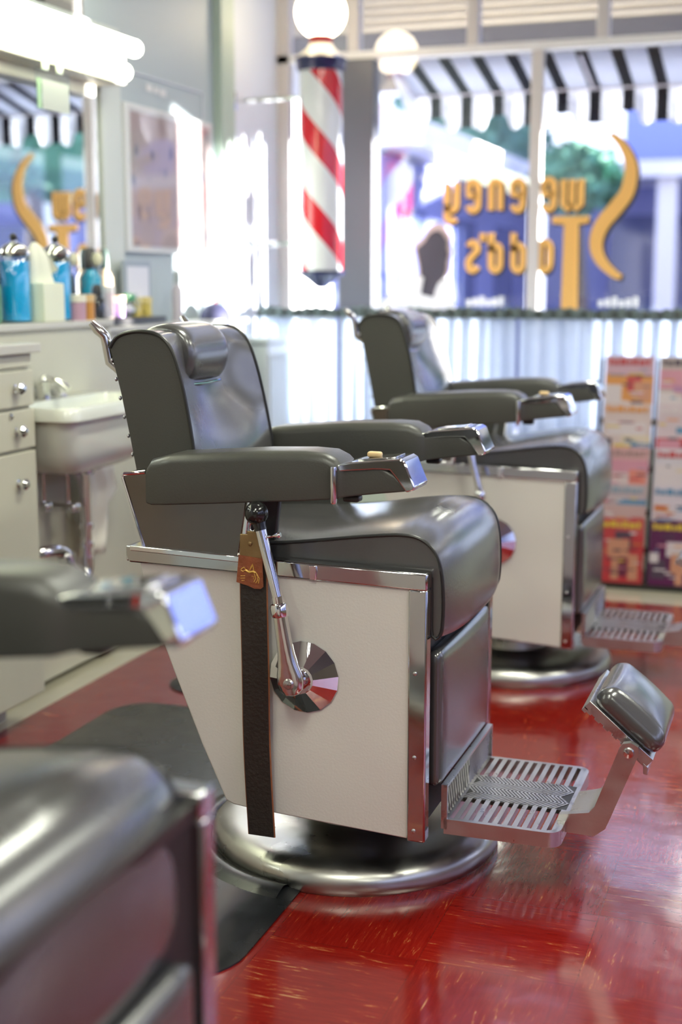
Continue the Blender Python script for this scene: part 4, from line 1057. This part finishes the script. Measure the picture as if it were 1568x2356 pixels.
tag(MB().box(-30, 40, 6.56, 9.5, -.20, -.04).box(3.56, 40, -12, 6.56, -.20, -.16).build('sidewalk', M['side'], None, 0), 'pale concrete sidewalk outside the shop window', 'sidewalk')
tag(MB().box(-30, 40, 9.5, 60, -.26, -.16).build('street', M['asph'], None, 0), 'grey street beyond the sidewalk', 'street')
nb_ = thing('sun_block_building', 'unseen pale blue building added right of the shop to block sun', 'building', (6.5, -1, -.158))  # added out of view so low sun misses the side windows
MB().box(-1.5, 1.5, -8, 7.5, 0, 3.0).build('wall', col((.64, .71, 1.0)), nb_, 0)  # pale blue to bounce cool light in through the side windows
for k in range(6): MB().box(-1.52, -1.5, -7+k*2.3, -5.6+k*2.3, .8, 2.3).build('window', M['glassdark'], nb_, 0)
# neighbour wall, left, sunlit
tag(MB().box(-3.6, -3.0, 6.6, 8.4, -.038, 2.6).build('side_wall', M['white'], None, 0, bevel=.01), 'white sunlit wall end just outside at the left of the window', 'wall')
b1 = thing('pavilion', 'low building with pale sloping eave seen upper left through the window', 'building', (-4.6, 14, -.158))
MB().box(-1.6, 1.0, -2.6, 3.6, 0, 2.55).build('wall', M['bldg'], b1, 0)
MB().prism([(-1.9, 2.58), (1.42, 2.58), (1.42, 2.78), (.9, 3.0), (-1.9, 3.0)], -2.9, 3.8).build('roof_eave', M['fascia'], b1, 0)
for y in (-1.8, .2, 2.2): MB().box(1.0, 1.02, y-.5, y+.5, .8, 2.1).build('window', M['glassdark'], b1, 0)
b2 = thing('shop_building', 'long violet-blue building with white fascia band across the street', 'building', (1.5, 18, -.158))
MB().box(-4.95, 8, 0, 4, 0, 2.9).build('wall', M['bldg'], b2, 0)
MB().box(-4.2, 8, -1.7, 0, 2.66, 2.84).build('fascia', M['fascia'], b2, 0)
MB().box(-4.0, 8, .3, 4, 2.9, 5.2).build('upper_wall', M['bldg2'], b2, 0)
for k in range(7): MB().box(-4.1+k*1.7, -3.0+k*1.7, -.03, 0, .3, 2.3).build('shopfront', M['glassdark'], b2, 0)
for k in range(6): MB().box(-3.35+k*1.7, -3.12+k*1.7, -1.55, -1.40, .0, 2.7).build('pillar', M['bldg2'] if k % 2 else M['fascia'], b2, 0)
def tree(x, y, h, r, label):
    t = thing('street_tree', label, 'tree', (x, y, -.14), 0, 'trees across the street')
    MB().tube([(0, 0, 0), (.05, 0, h*.3), (0, 0, h*.55)], [.16, .12, .08], 10).build('trunk', M['bark'], t)
    mb = MB(); rnd = random.Random(int(x*10+y))
    for k in range(900):
        a = rnd.uniform(0, 2*PI); b_ = math.acos(rnd.uniform(-1, 1)); q = r*rnd.uniform(.35, 1)**.5
        c = Vector((q*math.sin(b_)*math.cos(a), q*math.sin(b_)*math.sin(a), h*.68+q*.72*math.cos(b_)))
        e1 = Vector((rnd.uniform(-1, 1), rnd.uniform(-1, 1), rnd.uniform(-1, 1))).normalized(); e2 = e1.cross(Vector((rnd.uniform(-1, 1), rnd.uniform(-1, 1), rnd.uniform(-1, 1)))).normalized()
        s_ = rnd.uniform(.09, .2)
        mb.add([c-e1*s_, c+e2*s_*.6, c+e1*s_, c-e2*s_*.6], [(0, 1, 2, 3)])
    for k in range(9):
        a = 2*PI*k/9; q = r*.42
        mb.sphere((q*math.cos(a), q*math.sin(a), h*.66+r*.2*math.sin(k*2.3)), r*.45, 10, 7)
    mb.build('foliage', M['tree'], t, 0)
tree(-5.3, 20.4, 5.0, 1.5, 'tall green tree behind the low eave, leftmost through the window')
tree(-2.50, 14.7, 3.7, .44, 'small round green tree left of the long white fascia')
tree(3.5, 13.6, 5.0, 1.5, 'broad green tree farther right along the street')

# ---------------------------------------------------------------- ceiling lights (out of frame, above)
for i, (x, y) in enumerate(((-.6, .2), (.9, 1.8), (-.6, 3.4), (1.4, -1.8), (-1.2, -1.8), (1.6, 4.4))):
    t = thing('ceiling_light', 'long white ceiling light fixture overhead', 'ceiling light', (x, y, 3.05), 0, 'ceiling lights')
    MB().box(-.16, .16, -.6, .6, -.02, .07).build('housing', M['fixture'], t, 0)
    MB().box(-.14, .14, -.58, .58, -.032, -.021).build('diffuser', M['lampwhite'], t, 0)
    area('ceiling_light_light', (x, y, 3.00), (0, 0, 0), .28, 1.16, 25, (.97, 1, .85))

# ---------------------------------------------------------------- sun and sky
W_ = bpy.data.worlds.new('World'); bpy.context.scene.world = W_; W_.use_nodes = True
bg = W_.node_tree.nodes['Background']
nt = W_.node_tree
tc = nt.nodes.new('ShaderNodeTexCoord'); sp = nt.nodes.new('ShaderNodeSeparateXYZ'); rp = nt.nodes.new('ShaderNodeValToRGB')
mrn = nt.nodes.new('ShaderNodeMapRange'); mrn.inputs['From Min'].default_value = -.1; mrn.inputs['From Max'].default_value = .7
nt.links.new(tc.outputs['Generated'], sp.inputs[0]); nt.links.new(sp.outputs['Z'], mrn.inputs['Value']); nt.links.new(mrn.outputs['Result'], rp.inputs['Fac'])
rp.color_ramp.elements[0].color = (.86, .90, 1.0, 1); rp.color_ramp.elements[1].color = (.42, .52, .95, 1)
nt.links.new(rp.outputs['Color'], bg.inputs['Color'])
bg.inputs['Strength'].default_value = 2.5
sun = bpy.data.lights.new('sun', 'SUN'); sun.energy = 45; sun.angle = R(.6); sun.color = (1, .97, .92)
so2 = bpy.data.objects.new('sun', sun); C.objects.link(so2)
d = Vector((-1, -.30, -.050)).normalized()
so2.rotation_euler = d.to_track_quat('-Z', 'Y').to_euler()
# daylight portals at the openings
def portal(loc, rot, a, b_):
    o = area('daylight_portal', loc, rot, a, b_, 1, (1, 1, 1)); o.data.cycles.is_portal = True
portal((0.0, 6.5, 1.5), (R(-90), 0, 0), 5.2, 2.0)
portal((3.45, 1.3, 1.75), (0, R(90), 0), 2.1, 9.6)

# ---------------------------------------------------------------- camera
cam = bpy.data.cameras.new('Camera'); co = bpy.data.objects.new('Camera', cam); C.objects.link(co)
cam.sensor_fit = 'HORIZONTAL'; cam.sensor_width = 24; cam.lens = 3100/1568*24
p, yaw = R(9.7019), R(19.2942)
co.location = (0, 0, 1.30); co.rotation_euler = (PI/2-p, 0, yaw)
cam.dof.use_dof = True; cam.dof.focus_distance = 2.83; cam.dof.aperture_fstop = 1.75; cam.dof.aperture_blades = 0
cam.clip_start = .05
sc = bpy.context.scene; sc.camera = co
sc.view_settings.view_transform = 'Standard'; sc.view_settings.look = 'None'; sc.view_settings.gamma = 1; sc.view_settings.use_curve_mapping = False
sc.view_settings.exposure = 0.60
sc.cycles.max_bounces = 8; sc.cycles.transparent_max_bounces = 16; sc.cycles.sample_clamp_indirect = 6; sc.cycles.caustics_reflective = False; sc.cycles.caustics_refractive = False
sc.cycles.use_denoising = True
